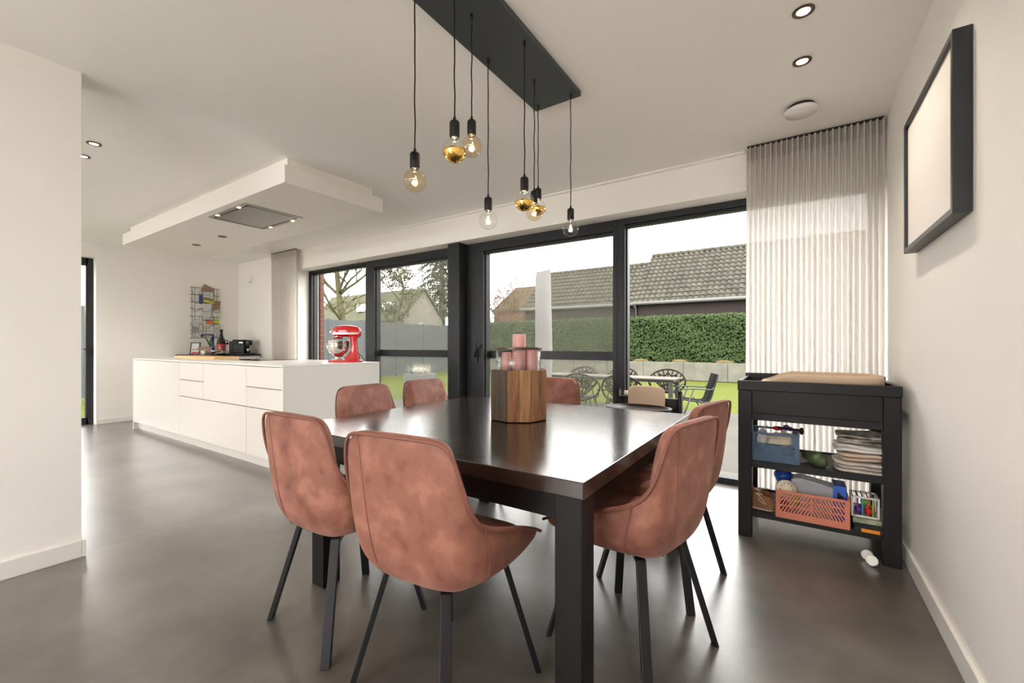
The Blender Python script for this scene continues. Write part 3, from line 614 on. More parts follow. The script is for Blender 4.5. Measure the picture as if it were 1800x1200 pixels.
def cf(u, v):
    k = v * (len(colm) - 1); i = int(min(k, len(colm) - 2)); f = k - i; q = [colm[i][j] * (1 - f) + colm[i + 1][j] * f for j in range(4)]
    a = 2 * PI * u; g = lambda s: math.copysign(abs(s) ** .6, s); cx = (q[1] + q[2]) / 2; rx = (q[2] - q[1]) / 2; return (cx + rx * g(math.cos(a)), q[3] * g(math.sin(a)), q[0])
m.grid(cf, 24, 15); m.build('pedestal', 'red', t)
def base(u, v):
    a = 2 * PI * u; rr = [0, 1, 1, .95, .8, 0][round(v * 5)]; zz = [0.0, 0.0, .014, .022, .026, .028][round(v * 5)]; g = lambda s: math.copysign(abs(s) ** .7, s)
    return (.0 + .175 * rr * g(math.cos(a)), .105 * rr * g(math.sin(a)), zz)
MB().grid(base, 36, 5).build('base_plate', 'red', t)
b = MB().lathe([(.050, .030), (.052, .036), (.036, .046), (.036, .056), (.060, .075), (.088, .105), (.102, .145), (.106, .19), (.109, .222), (.112, .225), (.109, .228), (.104, .222), (.101, .19), (.097, .145), (.08, .11), (.04, .07), (0, .066)], 40, (.072, 0, 0)).build('mixing_bowl', 'chrome', t)
MB().tube(catmull([(.155, -.055, .205), (.205, -.085, .20), (.20, -.085, .15), (.17, -.055, .10), (.145, -.045, .095)], 4), .007, 8).build('bowl_handle', 'chrome', b)
MB().tube(catmull([(-.12, .03, .10), (-.17, .06, .06), (-.19, .05, .02), (-.15, .075, .008)], 4), .004, 6).build('power_cord', 'black', t)
# ================================================================= SIDEBOARD IN THE CORNER AND ITS THINGS
t = thing('kitchen_sideboard', 'black-topped low white sideboard in the far kitchen corner', 'sideboard', (-7.93, 3.20, 0))
bx(-.40, .405, -.43, .47, .06, .965).build('cabinet', 'island', t); bx(-.41, .415, -.44, .48, .965, .985).build('black_top', 'black', t, bevel=.002)
ZS = .985
t = thing('coffee_machine', 'black capsule coffee machine with a ribbed water tank on the corner sideboard', 'coffee machine', (-7.70, 3.45, ZS), math.radians(35))
bx(-.17, .16, -.11, .11, 0, .02).build('base_tray', 'black', t, bevel=.004); bx(-.10, .10, -.075, .085, .02, .245).build('body', 'blackw', t, bevel=.015)
m = MB().cyl((-.135, 0, .02), (-.135, 0, .22), .048, 24); m.build('water_tank', mat('smoky_plastic', (.10, .10, .10), .25), t)
bx(.085, .165, -.05, .05, .15, .235).build('brew_head', 'black', t, bevel=.012); MB().lathe([(0, .02), (.03, .02), (.035, .09), (.03, .10), (0, .10)], 20, (.125, 0, 0)).build('cup_stand', 'steel', t); bx(.02, .075, -.082, -.075, .19, .20).build('badge', 'chrome', t)
t = thing('soap_dispenser', 'clear glass pump bottle between the brown bottle and the coffee machine', 'soap dispenser', (-7.66, 3.23, ZS))
MB().lathe([(0, 0), (.045, 0), (.045, .12), (.035, .145), (.018, .155), (.018, .17), (0, .17)], 24).build('glass_body', 'vessel', t)
MB().cyl((0, 0, .165), (0, 0, .19), .02, 16).tube([(0, 0, .19), (0, 0, .235), (-.07, -.04, .228)], .008, 8).build('pump', 'black', t)
t = thing('swing_top_bottle', 'large dark brown bottle with a red and cream label on the sideboard', 'bottle', (-7.80, 3.20, ZS))
MB().lathe([(0, 0), (.062, 0), (.065, .01), (.065, .18), (.055, .23), (.028, .29), (.020, .34), (.020, .385), (.024, .387), (.024, .405), (0, .41)], 28).build('glass_body', 'bottle', t)
o = MB().lathe([(.0655, .07), (.0665, .072), (.0665, .17), (.0655, .172)], 28, closed=True).build('red_label', 'labelr', t); MB().lathe([(.0655, .02), (.0665, .022), (.0665, .065), (.0655, .067)], 28, closed=True).build('cream_label', 'labelw', t)
m = MB()
for k in range(6): m.prism([(-.03, .10), (.03, .10), (0, .155)], 'x', .0668, .0674)
o = MB().prism([(-.035, .085), (.035, .085), (0, .155)], 'x', .062, .0682).build('label_triangle', 'potpink', t); o.rotation_euler = (0, 0, math.radians(-45))
t = thing('potted_orchid', 'green strappy plant in a pink pot behind the kitchen tap', 'plant', (-8.02, 3.13, ZS))
MB().lathe([(0, 0), (.055, 0), (.070, .13), (.064, .13), (.060, .12), (0, .12)], 28).build('pot', 'potpink', t); m = MB()
for k in range(11):
    a = k * 2.4; h = .14 + .05 * math.sin(k); r = .05 + .025 * (k % 3)
    P = [(0, 0, .11), (r * .4 * math.cos(a), r * .4 * math.sin(a), .11 + h * .6), (r * math.cos(a), r * math.sin(a), .11 + h)]
    m.tube(catmull(P, 3), [.006, .008, .010, .010, .008, .005, .001], 6)
m.build('leaves', 'leaf', t)
t = thing('framed_photo', 'small black framed picture with red and yellow figures leaning on the sideboard', 'picture frame', (-8.02, 2.90, ZS), math.radians(33))
mt = Matrix.Rotation(math.radians(-10), 4, 'X')
MB().box(-.075, .075, 0, .012, 0, .013, mt).box(-.075, .075, 0, .012, .187, .20, mt).box(-.075, -.063, 0, .012, .013, .187, mt).box(.063, .075, 0, .012, .013, .187, mt).build('frame', 'black', t); MB().box(-.063, .063, .004, .008, .013, .187, mt).build('picture', 'paper', t)
MB().box(-.05, .05, .003, .004, .018, .045, mt).build('red_print', 'toyred', t); MB().box(-.045, .045, .003, .004, .08, .095, mt).build('brown_print', 'kraft', t)
t = thing('photo_card_holder', 'pale holder with two dark photo cards between picture frame and plant', 'card holder', (-7.80, 2.95, ZS))
MB().lathe([(0, 0), (.03, 0), (.038, .07), (.034, .07), (0, .06)], 16).build('cup', 'white', t)
for s in (-1, 1): MB().box(-.03, .03, -.002, .002, 0, .075, Matrix.Translation((0, -.02, .06)) @ Matrix.Rotation(math.radians(33), 4, 'Z') @ Matrix.Rotation(math.radians(s * 18), 4, 'Y') @ Matrix.Translation((s * .025, 0, 0))).build('photo_card', 'kraft', t)
# alarm sensor on the window wall left of the curtain
t = thing('motion_sensor', 'small white motion sensor high on the wall left of the far curtain', 'sensor', (-7.86, YW, 1.0))
t.location = (-7.86, YW, 2.27); bx(-.03, .03, -.035, 0, -.06, .05).build('housing', 'white', t, bevel=.006); bx(-.02, .02, -.038, -.034, -.055, -.03).build('lens', 'grey', t)
# ---------------------------------------------------------------- wire card rack on the kitchen end wall
t = thing('wire_card_rack', 'black wire card rack on the kitchen wall above the sideboard', 'card rack', (XL, 3.19, 1.25))
m = MB(); 
for y in (-.205, -.165, -.05, .0, .115, .165): m.tube([(.012, y, 0), (.012, y, .86)], .0028, 6)
for z in [0, .12, .24, .36, .48, .60, .72, .84]: m.tube([(.015, -.235, z + .01), (.015, .21, z + .01)], .0028, 6)
for z in [.03, .17, .31, .45, .59, .73]:
    for y0, y1 in ((-.225, -.10), (-.075, .06), (.085, .205)): m.tube([(.015, y0, z + .06), (.045, y0 + .01, z + .055), (.045, y0 + .03, z), (.045, y1 - .03, z), (.045, y1 - .01, z + .055), (.015, y1, z + .06)], .0026, 6)
m.build('wire_frame', 'black', t)
def card(y, z, w, h, mt_, label, rot=0, x=.030, name='postcard'):
    o = MB().box(-.0015, .0015, -w / 2, w / 2, -h / 2, h / 2).build(name, mt_, None, loc=(XL + x, 3.19 + y, 1.25 + z)); o.rotation_euler = (math.radians(rot), math.radians(5), 0)
    return tag(o, label, 'card', 'cards held in the wire rack')
card(.02, .83, .17, .12, 'kraft', 'brown kraft envelope sticking out of the top of the wire rack', -20)
card(.02, .74, .15, .10, 'paper', 'white printed card just below the kraft envelope in the rack', 4, .034)
card(.02, .66, .15, .06, 'kraft', 'dark brown striped card above the yellow-green one in the rack', -6, .037)
card(.035, .625, .17, .035, 'yellow', 'thin yellow-green card crossing the upper middle of the rack', -8, .041)
card(.0, .53, .13, .13, 'paper', 'white card with a small black tick in the rack middle, second pocket', 0, .036)
card(.0, .40, .13, .12, 'paper', 'plain white card in the rack middle, third pocket')
card(.02, .26, .15, .11, 'paper', 'white card behind the orange and blue one in the rack', 0, .026)
card(.035, .275, .09, .06, 'corange', 'orange card low in the middle of the wire rack', 3, .036)
card(.03, .310, .12, .014, 'cblue', 'narrow dark blue strip just above the orange card', 2, .039)
card(.155, .58, .10, .14, 'kraft', 'brown card in the upper right pocket of the rack')
card(.155, .44, .11, .10, 'paper', 'white card below the brown one in the right rack column')
card(.15, .30, .08, .07, 'yellow', 'small lime card in the right column of the rack')
card(.16, .17, .11, .13, 'paper', 'white card low in the right column of the rack')
card(-.165, .25, .09, .09, 'paper', 'white sketched card low in the left column of the rack')
card(-.165, .14, .10, .09, 'grey', 'grey patterned card at the bottom left of the rack')
card(-.085, .66, .05, .16, 'cblue', 'blue and violet lanyard strip hanging in the upper left of the rack', 4, .034, 'lanyard')
# ================================================================= RIGHT WALL PICTURE
t = thing('framed_canvas', 'large black deep-framed blank cream panel on the right wall', 'picture frame', (XR, 2.40, 1.877))
D, Y0, Y1, Z0, Z1, FW = .050, -.385, .385, -.300, .318, .022
MB().box(-D, -.001, Y0, Y0 + FW, Z0, Z1).box(-D, -.001, Y1 - FW, Y1, Z0, Z1).box(-D, -.001, Y0 + FW, Y1 - FW, Z0, Z0 + FW).box(-D, -.001, Y0 + FW, Y1 - FW, Z1 - FW, Z1).build('frame', 'mirrorframe', t, bevel=.0015)
bx(-D + .012, -.01, Y0 + FW, Y1 - FW, Z0 + FW, Z1 - FW).build('panel', 'canvas', t)
# ================================================================= CHANGING DRESSER
t = thing('changing_dresser', 'black open changing table with two slatted shelves against the right wall', 'changing table', (.082, 3.14, 0))
X0, X1, YF, YK = -.367, .368, -.255, .255
for (x, y) in ((X0, YF), (X1 - .072, YF), (X0, YK - .072), (X1 - .072, YK - .072)): bx(x, x + .072, y, y + .072, 0, .868).build('leg', 'blackw', t, bevel=.004)
MB().box(X0 - .003, X1 + .003, YF - .003, YF + .022, .868, .925).box(X0 - .003, X1 + .003, YK - .022, YK + .003, .868, .945).box(X0 - .003, X0 + .022, YF + .022, YK - .022, .868, .925).box(X1 - .022, X1 + .003, YF + .022, YK - .022, .868, .925).build('top_rim', 'blackw', t, bevel=.003)
bx(X0 + .022, X1 - .022, YF + .022, YK - .022, .868, .885).build('top_board', 'blackw', t)
bx(X0 + .072, X1 - .072, YF + .010, YF + .03, .735, .868).build('front_panel', 'blackw', t, bevel=.002); bx(X0 + .072, X1 - .072, YF + .004, YF + .034, .695, .735).build('front_rail', 'blackw', t, bevel=.002)
bx(X0 + .03, X0 + .05, YF + .07, YK - .07, .70, .868).build('side_panel', 'blackw', t); bx(X1 - .05, X1 - .03, YF + .07, YK - .07, .70, .868).build('side_panel', 'blackw', t)
for z in (.415, .122):
    m = MB().box(X0 + .072, X1 - .072, YF + .012, YF + .035, z, z + .038).box(X0 + .072, X1 - .072, YK - .035, YK - .012, z, z + .038)
    m.box(X0 + .025, X0 + .045, YF + .072, YK - .072, z, z + .034).box(X1 - .045, X1 - .025, YF + .072, YK - .072, z, z + .034)
    for k in range(12): y = YF + .045 + k * .036; m.box(X0 + .05, X1 - .05, y, y + .022, z + .012, z + .030)
    m.build('slatted_shelf', 'blackw', t, bevel=.001)
ZA, ZB = .4455, .1525   # top of the two shelves
t = thing('changing_mat', 'beige moulded changing mat tray lying on the black dresser', 'changing mat', (.115, 3.16, .8852))
def tray(u, v):
    a = 2 * PI * u; g = lambda q, p: math.copysign(abs(q) ** p, q); x0, y0 = g(math.cos(a), .45), g(math.sin(a), .45)
    rr, zz = [(0, .0), (.97, 0), (1, .02), (1, .85), (.985, .97), (.955, 1), (.92, .97), (.88, .6), (.80, .32), (0, .25)][round(v * 9)]
    x = x0 * rr * .295; y = y0 * rr * .195; q = min(1, max(0, (x + .30) / .17)); H = .028 + .052 * (q * q * (3 - 2 * q))
    return (x, y, zz * H)
MB().grid(tray, 72, 9).build('tray_shell', 'beige', t)
def crate(name, label, m_, x, y, z, w, d, h, rz=0, scoop=False):
    t = thing(name, label, 'crate', (x, y, z), rz); W2, D2 = w / 2, d / 2; th = .006
    bt = MB().box(-W2, W2, -D2, D2, 0, .006); bt.build('bottom', m_, t)
    def side(P, L, nm):   # P maps (s along, z) -> box in plane
        m = MB()
        def bar(s0, s1, z0, z1, o=0, e=.0): m.box(s0, s1, o - e, th + e, z0, z1, P)
        bar(-L, L, .006, h * .24, 0, .001); bar(-L, -L + .022, h * .24, h); bar(L - .022, L, h * .24, h); bar(-L + .022, L - .022, h - .012, h, 0, .002)
        if scoop:
            bar(-L + .022, L - .022, h * .24, h * .30); bar(-L * .38, L * .30, h * .30, h * .62); bar(-L + .022, L - .022, h * .60, h * .64)
            bar(-L + .022, -L * .72, h * .64, h - .012); bar(L * .72, L - .022, h * .64, h - .012); zt = h * .60
        else: bar(-.004, .004, h * .24, h - .012); zt = h - .012
        n = 9
        for half in (-1, 1):
            for k in range(n * 2):
                s0 = half * (.006 + (L - .03) * k / n); 
                for (za, zb) in ((h * .24, zt),):
                    ds = -half * (zb - za) * .55; a0, a1 = s0, s0 + ds
                    lo, hi = (.004, L - .022) if half > 0 else (-(L - .022), -.004)
                    # clip the diagonal bar to its half panel
                    pts = []
                    for (s, zz) in ((a0, za), (a1, zb)): pts.append([s, zz])
                    (s1, z1), (s2, z2) = pts
                    def clip(s1, z1, s2, z2, lim, keep):
                        if keep(s1) and keep(s2): return s1, z1, s2, z2
                        if not keep(s1) and not keep(s2): return None
                        f = (lim - s1) / (s2 - s1); sz = z1 + f * (z2 - z1)
                        return (lim, sz, s2, z2) if not keep(s1) else (s1, z1, lim, sz)
                    r = clip(s1, z1, s2, z2, lo, lambda s: s >= lo)
                    r = r and clip(*r, hi, lambda s: s <= hi)
                    if not r or abs(r[3] - r[1]) < .006: continue
                    a = P @ Vector((r[0], th / 2, r[1])); b = P @ Vector((r[2], th / 2, r[3])); m.tube([a, b], .0048, 4, False)
        for q in (1, 2):
            zc = h * .24 + (zt - h * .24) * q / 3; bar(-L + .022, L - .022, zc - .004, zc + .004, .001, -.001)
        m.build('crate_side', m_, t)
    side(Matrix.Translation((0, -D2, 0)), W2, 'f'); side(Matrix.Translation((0, D2 - th, 0)), W2, 'b')
    side(Matrix.Translation((-W2 + th, 0, 0)) @ Matrix.Rotation(PI / 2, 4, 'Z'), D2 - th, 'l'); side(Matrix.Translation((W2, 0, 0)) @ Matrix.Rotation(PI / 2, 4, 'Z'), D2 - th, 'r'); return t
crate('plastic_crate', 'slate blue folding plastic crate on the upper dresser shelf at left', 'blueplastic', -.105, 3.04, ZA, .25, .23, .175, scoop=True)
crate('plastic_crate', 'terracotta folding plastic crate on the lower dresser shelf', 'orangeplastic', .075, 3.00, ZB, .335, .24, .155)
# in the blue crate
t = thing('baby_bottle', 'small white bottle standing inside the blue crate at left', 'bottle', (-.165, 3.0, ZA + .007))
MB().lathe([(0, 0), (.028, 0), (.030, .12), (.022, .145), (0, .145)], 20).build('body', 'white', t); MB().lathe([(.022, .145), (.024, .147), (.024, .165), (.010, .175), (0, .175)], 20).tube([(0, 0, .17), (.006, 0, .19), (.03, 0, .193)], .006, 8).build('cap', 'frost', t)
t = thing('cloth_pouch', 'cream knitted cloth folded inside the blue crate', 'cloth', (-.07, 3.0, ZA + .007))
MB().blob((0, 0, .085), (.075, .055, .078), 24, 14, .01, 18, pw=.7).build('body', 'cream', t); MB().tube([(.068 * math.cos(2 * PI * k / 24), .05 * math.sin(2 * PI * k / 24), .145 + .008 * math.cos(2 * PI * k / 24)) for k in range(25)], .008, 8).build('rolled_edge', 'cream', t)
t = thing('teether_toy', 'red and purple petal-shaped toy at the back of the blue crate', 'toy', (-.06, 3.105, ZA + .007)); MB().cyl((0, 0, 0), (0, 0, .16), .012, 10).build('stem', 'white', t)
MB().blob((-.03, 0, .17), (.03, .012, .014)).build('red_petal', 'toyred', t); MB().blob((.015, 0, .178), (.02, .012, .018)).blob((.035, 0, .172), (.014, .012, .014)).build('purple_petal', 'toypurple', t)
t = thing('hairbrush', 'black-handled brush lying across the back of the blue crate', 'brush', (-.02, 3.08, ZA + .165)); MB().tube([(-.07, 0, .020), (.05, .01, .016)], .006, 8).build('handle', 'black', t); MB().blob((.052, .01, .010), (.012, .012, .022)).build('head', 'black', t)
# fabric roll and pouch
t = thing('rolled_pouch', 'dark leaf-print soft pouch lying between the blue crate and folded cloths', 'pouch', (.10, 3.02, ZA + .037), math.radians(-58))
MB().blob((0, 0, 0), (.085, .040, .038), 24, 14, .012, 16, pw=.85).build('body', 'pouch', t); MB().blob((-.082, 0, -.004), (.022, .028, .024), 14, 8, .006, 30).build('gathered_end', mat('dark_taupe_fabric', (.07, .06, .05), .9), t); MB().blob((.035, -.012, .012), (.024, .026, .022), 14, 8).build('green_print', mat('pale_green_print', (.14, .30, .12), .7), t)
def slab(name, label, x, y, z, w, d, h, m_, seed, layers=3, rz=0):
    t = thing(name, label, 'cloth', (x, y, z), rz, 'stack of folded cloths')
    hh = h / layers
    for k in range(layers):
        sc = 1 - .06 * ((k * 7 + seed) % 3) 
        def fn(u, v):
            a = 2 * PI * u; b = PI * (v - .5); g = lambda q, p: math.copysign(abs(q) ** p, q)
            p = Vector((g(math.cos(b), .4) * g(math.cos(a), .4) * w / 2 * sc, g(math.cos(b), .4) * g(math.sin(a), .4) * d / 2 * sc, g(math.sin(b), .8) * hh * .56))
            q = Vector((p.x * 9 + seed, p.y * 9, k)); p.z += .0045 * noise.noise(q) * 2; p.x += .006 * noise.noise(q * 1.7); p.y += .006 * noise.noise(q * 2.1 + Vector((3, 0, 0)))
            p.z += hh * (k + .5); p.z = max(0.0, p.z); return p
        MB().grid(fn, 32, 12).build('fold', m_, t)
    return t
slab('folded_cloth', 'white floral muslin cloth at the bottom of the folded stack', .295, 3.03, ZA, .24, .22, .060, 'clothw', 1)
slab('folded_cloth', 'sand-coloured muslin cloth second from the bottom of the stack', .30, 3.03, ZA + .062, .21, .21, .044, 'clothc', 2, 2)
slab('folded_cloth', 'plain white muslin cloth below the top of the folded stack', .293, 3.03, ZA + .108, .235, .21, .042, 'clothb', 3, 2)
slab('folded_cloth', 'olive floral muslin cloth topmost of the folded stack', .300, 3.03, ZA + .152, .22, .20, .052, 'clothd', 4, 3)
# shoes
def shoe(x, y, z, rz, lab):
    t = thing('suede_shoe', lab, 'shoe', (x, y, z), rz, 'tan lace-up shoes')
    def fn(u, v):
        a = 2 * PI * u; c, s = math.cos(a), math.sin(a); L = .085; prof = [(0, 0), (1, 0), (1.03, .014), (1.0, .04), (.92, .062), (.75, .082)]
        rr, zz = prof[round(v * 5)]; xx = c * L * rr; yy = s * .033 * rr * (1 - .12 * c); top = 1 + .55 * max(0, -c * rr)
        return (xx, yy, zz * top if zz > .02 else zz)
    MB().grid(fn, 28, 5).add([(.04 * math.cos(k / 12 * 2 * PI) * 1.2 - .02, .024 * math.sin(k / 12 * 2 * PI), .082) for k in range(12)], [tuple(range(12))], False).build('upper', 'brownl', t)
    MB().grid(lambda u, v: (math.cos(2 * PI * u) * .086 * (1, 1)[int(v)], math.sin(2 * PI * u) * .035 * (1 - .12 * math.cos(2 * PI * u)), .010 * v), 28, 1).build('sole', 'lace', t)
    m = MB()
    for k in range(4): m.tube([(.045 - k * .016, -.022, .052 + k * .004), (.04 - k * .016, 0, .066 + k * .006), (.035 - k * .016, .022, .052 + k * .004)], .0028, 6)
    m.tube(catmull([(.0, -.01, .085), (.03, -.04, .075), (.06, -.045, .045), (.02, -.040, .06), (0, 0, .09)], 5), .0025, 6); m.build('laces', 'lace', t)
shoe(-.185, 2.985, ZB, math.radians(-20), 'tan suede lace-up shoe in front on the lower dresser shelf')
shoe(-.20, 3.08, ZB, math.radians(-8), 'tan suede lace-up shoe behind the front one on the lower shelf')
# in the terracotta crate
t = thing('storage_box', 'frosted grey translucent box standing in the terracotta crate', 'box', (.075, 3.0, ZB + .007)); MB().prism([(-.10, 0), (.10, 0), (.105, .185), (-.045, .215), (-.095, .205)], 'y', -.05, .07).build('shell', 'frost', t, bevel=.008)
tag(MB().cyl((0, -.018, 0), (0, .018, 0), .05, 32).build('rattle_drum', 'cream', None, loc=(-.045, 2.925, ZB + .155)), 'round cream disc toy with small dots leaning in the terracotta crate', 'toy')
dr = bpy.data.objects['rattle_drum']; dr.rotation_euler = (math.radians(-15), 0, math.radians(15)); m = MB()
for k in range(10): m.cyl((.032 * math.cos(k * .628), -.0185, .032 * math.sin(k * .628)), (.032 * math.cos(k * .628), -.0195, .032 * math.sin(k * .628)), .0028, 8)
m.build('dots', 'black', dr)
tag(MB().box(-.03, .03, -.07, .07, 0, .20).build('picture_book', 'toyblue', None, bevel=.003, loc=(.205, 3.02, ZB + .007)), 'blue boxed book standing at the right end of the terracotta crate', 'book'); bb = bpy.data.objects['picture_book']; MB().prism([(-.012, .12), (.02, .14), (-.012, .17)], 'y', -.0715, -.0705).build('dark_triangle', 'black', bb)
t = thing('stacking_cup_toy', 'blue and red stacking toy rising behind the terracotta crate', 'toy', (-.06, 3.075, ZB + .007)); MB().lathe([(0, 0), (.028, 0), (.035, .15), (.05, .18), (.05, .20), (.035, .215), (0, .215)], 24).build('blue_cup', 'toyblue', t); MB().lathe([(0, .215), (.026, .215), (.024, .265), (0, .265)], 24).build('red_knob', 'toyred', t)
tag(MB().blob((0, 0, 0), (.03, .02, .045)).build('lime_ball', 'toygreen', None, loc=(-.008, 2.93, ZB + .10)), 'lime green toy pressed against the frosted box in the terracotta crate', 'toy')
# boxes right on lower shelf
tag(bx(-.075, .075, -.16, .16, 0, .028).build('puzzle_box', 'black', None, bevel=.002, loc=(.335, 3.05, ZB)), 'flat black game box under the green picture box on the lower shelf', 'box')
bx(-.045, .03, -.1625, -.1603, .003, .020).build('orange_label', 'toyorange', bpy.data.objects['puzzle_box'])
tag(bx(-.075, .075, -.115, .145, 0, .024).build('picture_box', mat('green_picture_print', (.20, .26, .14), .6, var=(.42, .40, .30), vscale=30), None, bevel=.002, loc=(.335, 3.06, ZB + .0285)), 'flat box with green landscape print under the white cage toy', 'box')
t = thing('activity_cube', 'white plastic cage cube toy holding coloured balls on the picture box', 'toy', (.315, 3.03, ZB + .053)); h = .055; m = MB(); r = .0045
for a in (-h, h):
    for b_ in (-h, h): m.box(a - r, a + r, b_ - r, b_ + r, 0, 2 * h).box(a - r, a + r, -h, h, b_ + h - r + (r if b_ < 0 else -r), b_ + h + r + (r if b_ < 0 else -r)).box(-h, h, a - r, a + r, b_ + h - r + (r if b_ < 0 else -r), b_ + h + r + (r if b_ < 0 else -r))
m.build('cage', 'white', t)
for k, (c, x) in enumerate((('toypurple', -.032), ('toyteal', -.011), ('toyred', .011), ('toygreen', .032))): MB().box(x - .003, x + .003, -h - .002, -h + .001, .006, 2 * h - .006).box(x - .003, x + .003, -h, h, 2 * h - .002, 2 * h + .001).build('elastic_band', c, t)
for (x, y, z, r, c, l) in ((-.022, -.02, .030, .022, 'toypurple', 'purple ball at the left inside the white cage toy'), (.020, -.024, .030, .021, 'toyred', 'red ball at the front right inside the white cage toy'), (.03, .02, .030, .019, 'toyorange', 'orange ball behind the red one inside the white cage toy'), (.005, .005, .070, .020, 'toygreen', 'green ball on top of the others inside the white cage toy')):
    tag(MB().blob((0, 0, 0), (r, r, r), 20, 12).build('toy_ball', c, None, loc=(.315 + x, 3.03 + y, ZB + .053 + z)), l, 'ball', 'balls in the cage toy')
for k, (x, y, l) in enumerate(((.318, 2.925, 'white round castor cup lying under the dresser, rear of the two'), (.330, 2.862, 'white round castor cup lying under the dresser, front of the two'))):
    o = MB().lathe([(0, .003), (.018, .003), (.022, 0), (.026, .002), (.026, .010), (.020, .011), (0, .009)], 28).build('floor_disc', 'white', None, loc=(x, y, .0235)); o.rotation_euler = (math.radians(55), 0, math.radians(-8)); tag(o, l, 'disc', 'white discs on the floor')
# ================================================================= OUTSIDE
ZG = -.30
struct(bx(-8.8, 8, -13, -3.42, ZG - .3, ZG).build('bounce_terrace', 'bounce_paving'))  # unseen ground, made pale to bounce light up to the ceiling
struct(bx(-8.8, 8, 3.99, 10.07, ZG - .2, ZG).build('terrace', 'terrace')); 
b = MB().box(-60, 30, 10.07, 60, ZG - .3, ZG - .02); b.box(-60, -8.80, -20, 10.07, ZG - .3, ZG - .02).box(-8.65, 30, -30, -13,  ZG - .3, ZG - .02); struct(b.build('lawn', 'grass'))
struct(bx(-8.6, 8, 3.99, 4.3, ZG, -.01).build('trim_3', 'concrete'))
struct(bx(-6.75, -6.395, 4.052, 4.12, ZG, 2.6).build('wall_brick_outside', 'brickr'))
# retaining wall in cast panels
t = thing('retaining_wall', 'low pale concrete panel wall at the back of the lawn below the ivy', 'wall', (-4.5, 18.75, ZG))
for k in range(13):
    x = -10.9 + k * 1.65; bx(x, x + 1.635, -.1, .1, 0, .735).build('concrete_panel', 'concrete', t, bevel=.006)
struct(bx(-15.4, 5.5, 18.851, 20.05, ZG, .34).build('soil_bed', mat('dark_soil', (.03, .02, .012), .95)))  # soil bed behind the wall panels, under the ivy
# ivy hedge
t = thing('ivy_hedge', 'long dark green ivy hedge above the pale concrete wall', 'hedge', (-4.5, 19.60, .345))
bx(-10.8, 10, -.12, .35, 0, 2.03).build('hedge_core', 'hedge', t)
m = MB(); rn = random.Random(3)
for k in range(15000):
    x = rn.uniform(-10.85, 9); topf = rn.random() < .10; z = (2.03 + rn.uniform(-.04, .09)) if topf else rn.uniform(.07, 2.06); y = (rn.uniform(-.2, .3)) if topf else -.14 - rn.random() * .12 + .06 * math.sin(x * 2.3 + z * 3)
    s = rn.uniform(.05, .095); nrm = Vector((rn.uniform(-.7, .7), -1, rn.uniform(-.1, 1.0))).normalized(); u = nrm.orthogonal().normalized(); u = (Matrix.Rotation(rn.uniform(0, 6.28), 3, nrm) @ u); w_ = nrm.cross(u); c = Vector((x, y, z))
    m.add([c - u * s, c - w_ * s * .6 - u * .2 * s, c + u * s, c + w_ * s * .6 - u * .2 * s], [(0, 1, 2, 3)])
m.build('ivy_leaves', 'ivy', t)
# dry grass clumps
def clump(x, y, label, r=.42, h=.26):
    m = MB(); rn = random.Random(int(x * 100)); m.blob((0, 0, .10), (r * .8, r * .4, h * .36), 14, 8, .05, 5)
    for k in range(170):
        a = rn.uniform(0, 2 * PI); e = rn.uniform(.2, 1.2); L = rn.uniform(.6, 1) ; bx0, by0 = rn.uniform(-.7, .7) * r, rn.uniform(-.3, .3) * r
        tip = Vector((bx0 + math.cos(a) * math.cos(e) * r * .45 * L, by0 + math.sin(a) * math.cos(e) * r * .4 * L, h * L * (.5 + .6 * math.sin(e)))); w = Vector((.008, 0, 0)); b0 = Vector((bx0, by0, .05)); m.add([b0 - w, b0 + w, tip], [(0, 1, 2)])
    tag(m.build('dry_grass_clump', 'straw', None, loc=(x, y, .345)), label, 'plant', 'dry clumps on the concrete wall')
for x, l in ((-6.95, 'leftmost brown dry clump on the wall, beside the window mullion'), (-5.70, 'second brown dry clump on the wall from the mullion'), (-4.05, 'third brown dry clump on the wall from the mullion'), (-2.35, 'rightmost brown dry clump on the wall, near the curtain edge')): clump(x, 18.98, l)
# roofs and houses
def roof(name, mt, parent, X0, X1, ye, ze, yr, zr, tw=.26, tl=.36, amp=.055):
    sl = Vector((0, yr - ye, zr - ze)); Ls = sl.length; d = sl.normalized(); nrm = Vector((0, -d.z, d.y)); nc = max(1, round(Ls / tl)); tl = Ls / nc
    nx = int((X1 - X0) / tw) * 6; rows = []
    for c in range(nc):
        for f in (0.0, .98): rows.append((c * tl + f * tl, (1 - f) * .06, c))
    V = []
    for (s, lift, c) in rows:
        for i in range(nx + 1):
            x = X0 + (X1 - X0) * i / nx; ph = (x / tw) % 1; a = amp * (math.sin(2 * PI * ph) + .35 * math.sin(4 * PI * ph)) 
            p = Vector((x, ye, ze)) + d * (s - (.05 * math.sin(2 * PI * ph) if lift > .02 else 0)) + nrm * (a + lift); V.append(p)
    F = [(j * (nx + 1) + i, j * (nx + 1) + i + 1, (j + 1) * (nx + 1) + i + 1, (j + 1) * (nx + 1) + i) for j in range(len(rows) - 1) for i in range(nx)]
    return MB().add(V, F, False).build(name, mt, parent)
KS = 1.215; e_ = 1.133
t = thing('neighbour_house', 'brick house with a grey wavy-tiled roof behind the hedge, seen in the right panes', 'house', (0, 0, ZG))
o = -ZG
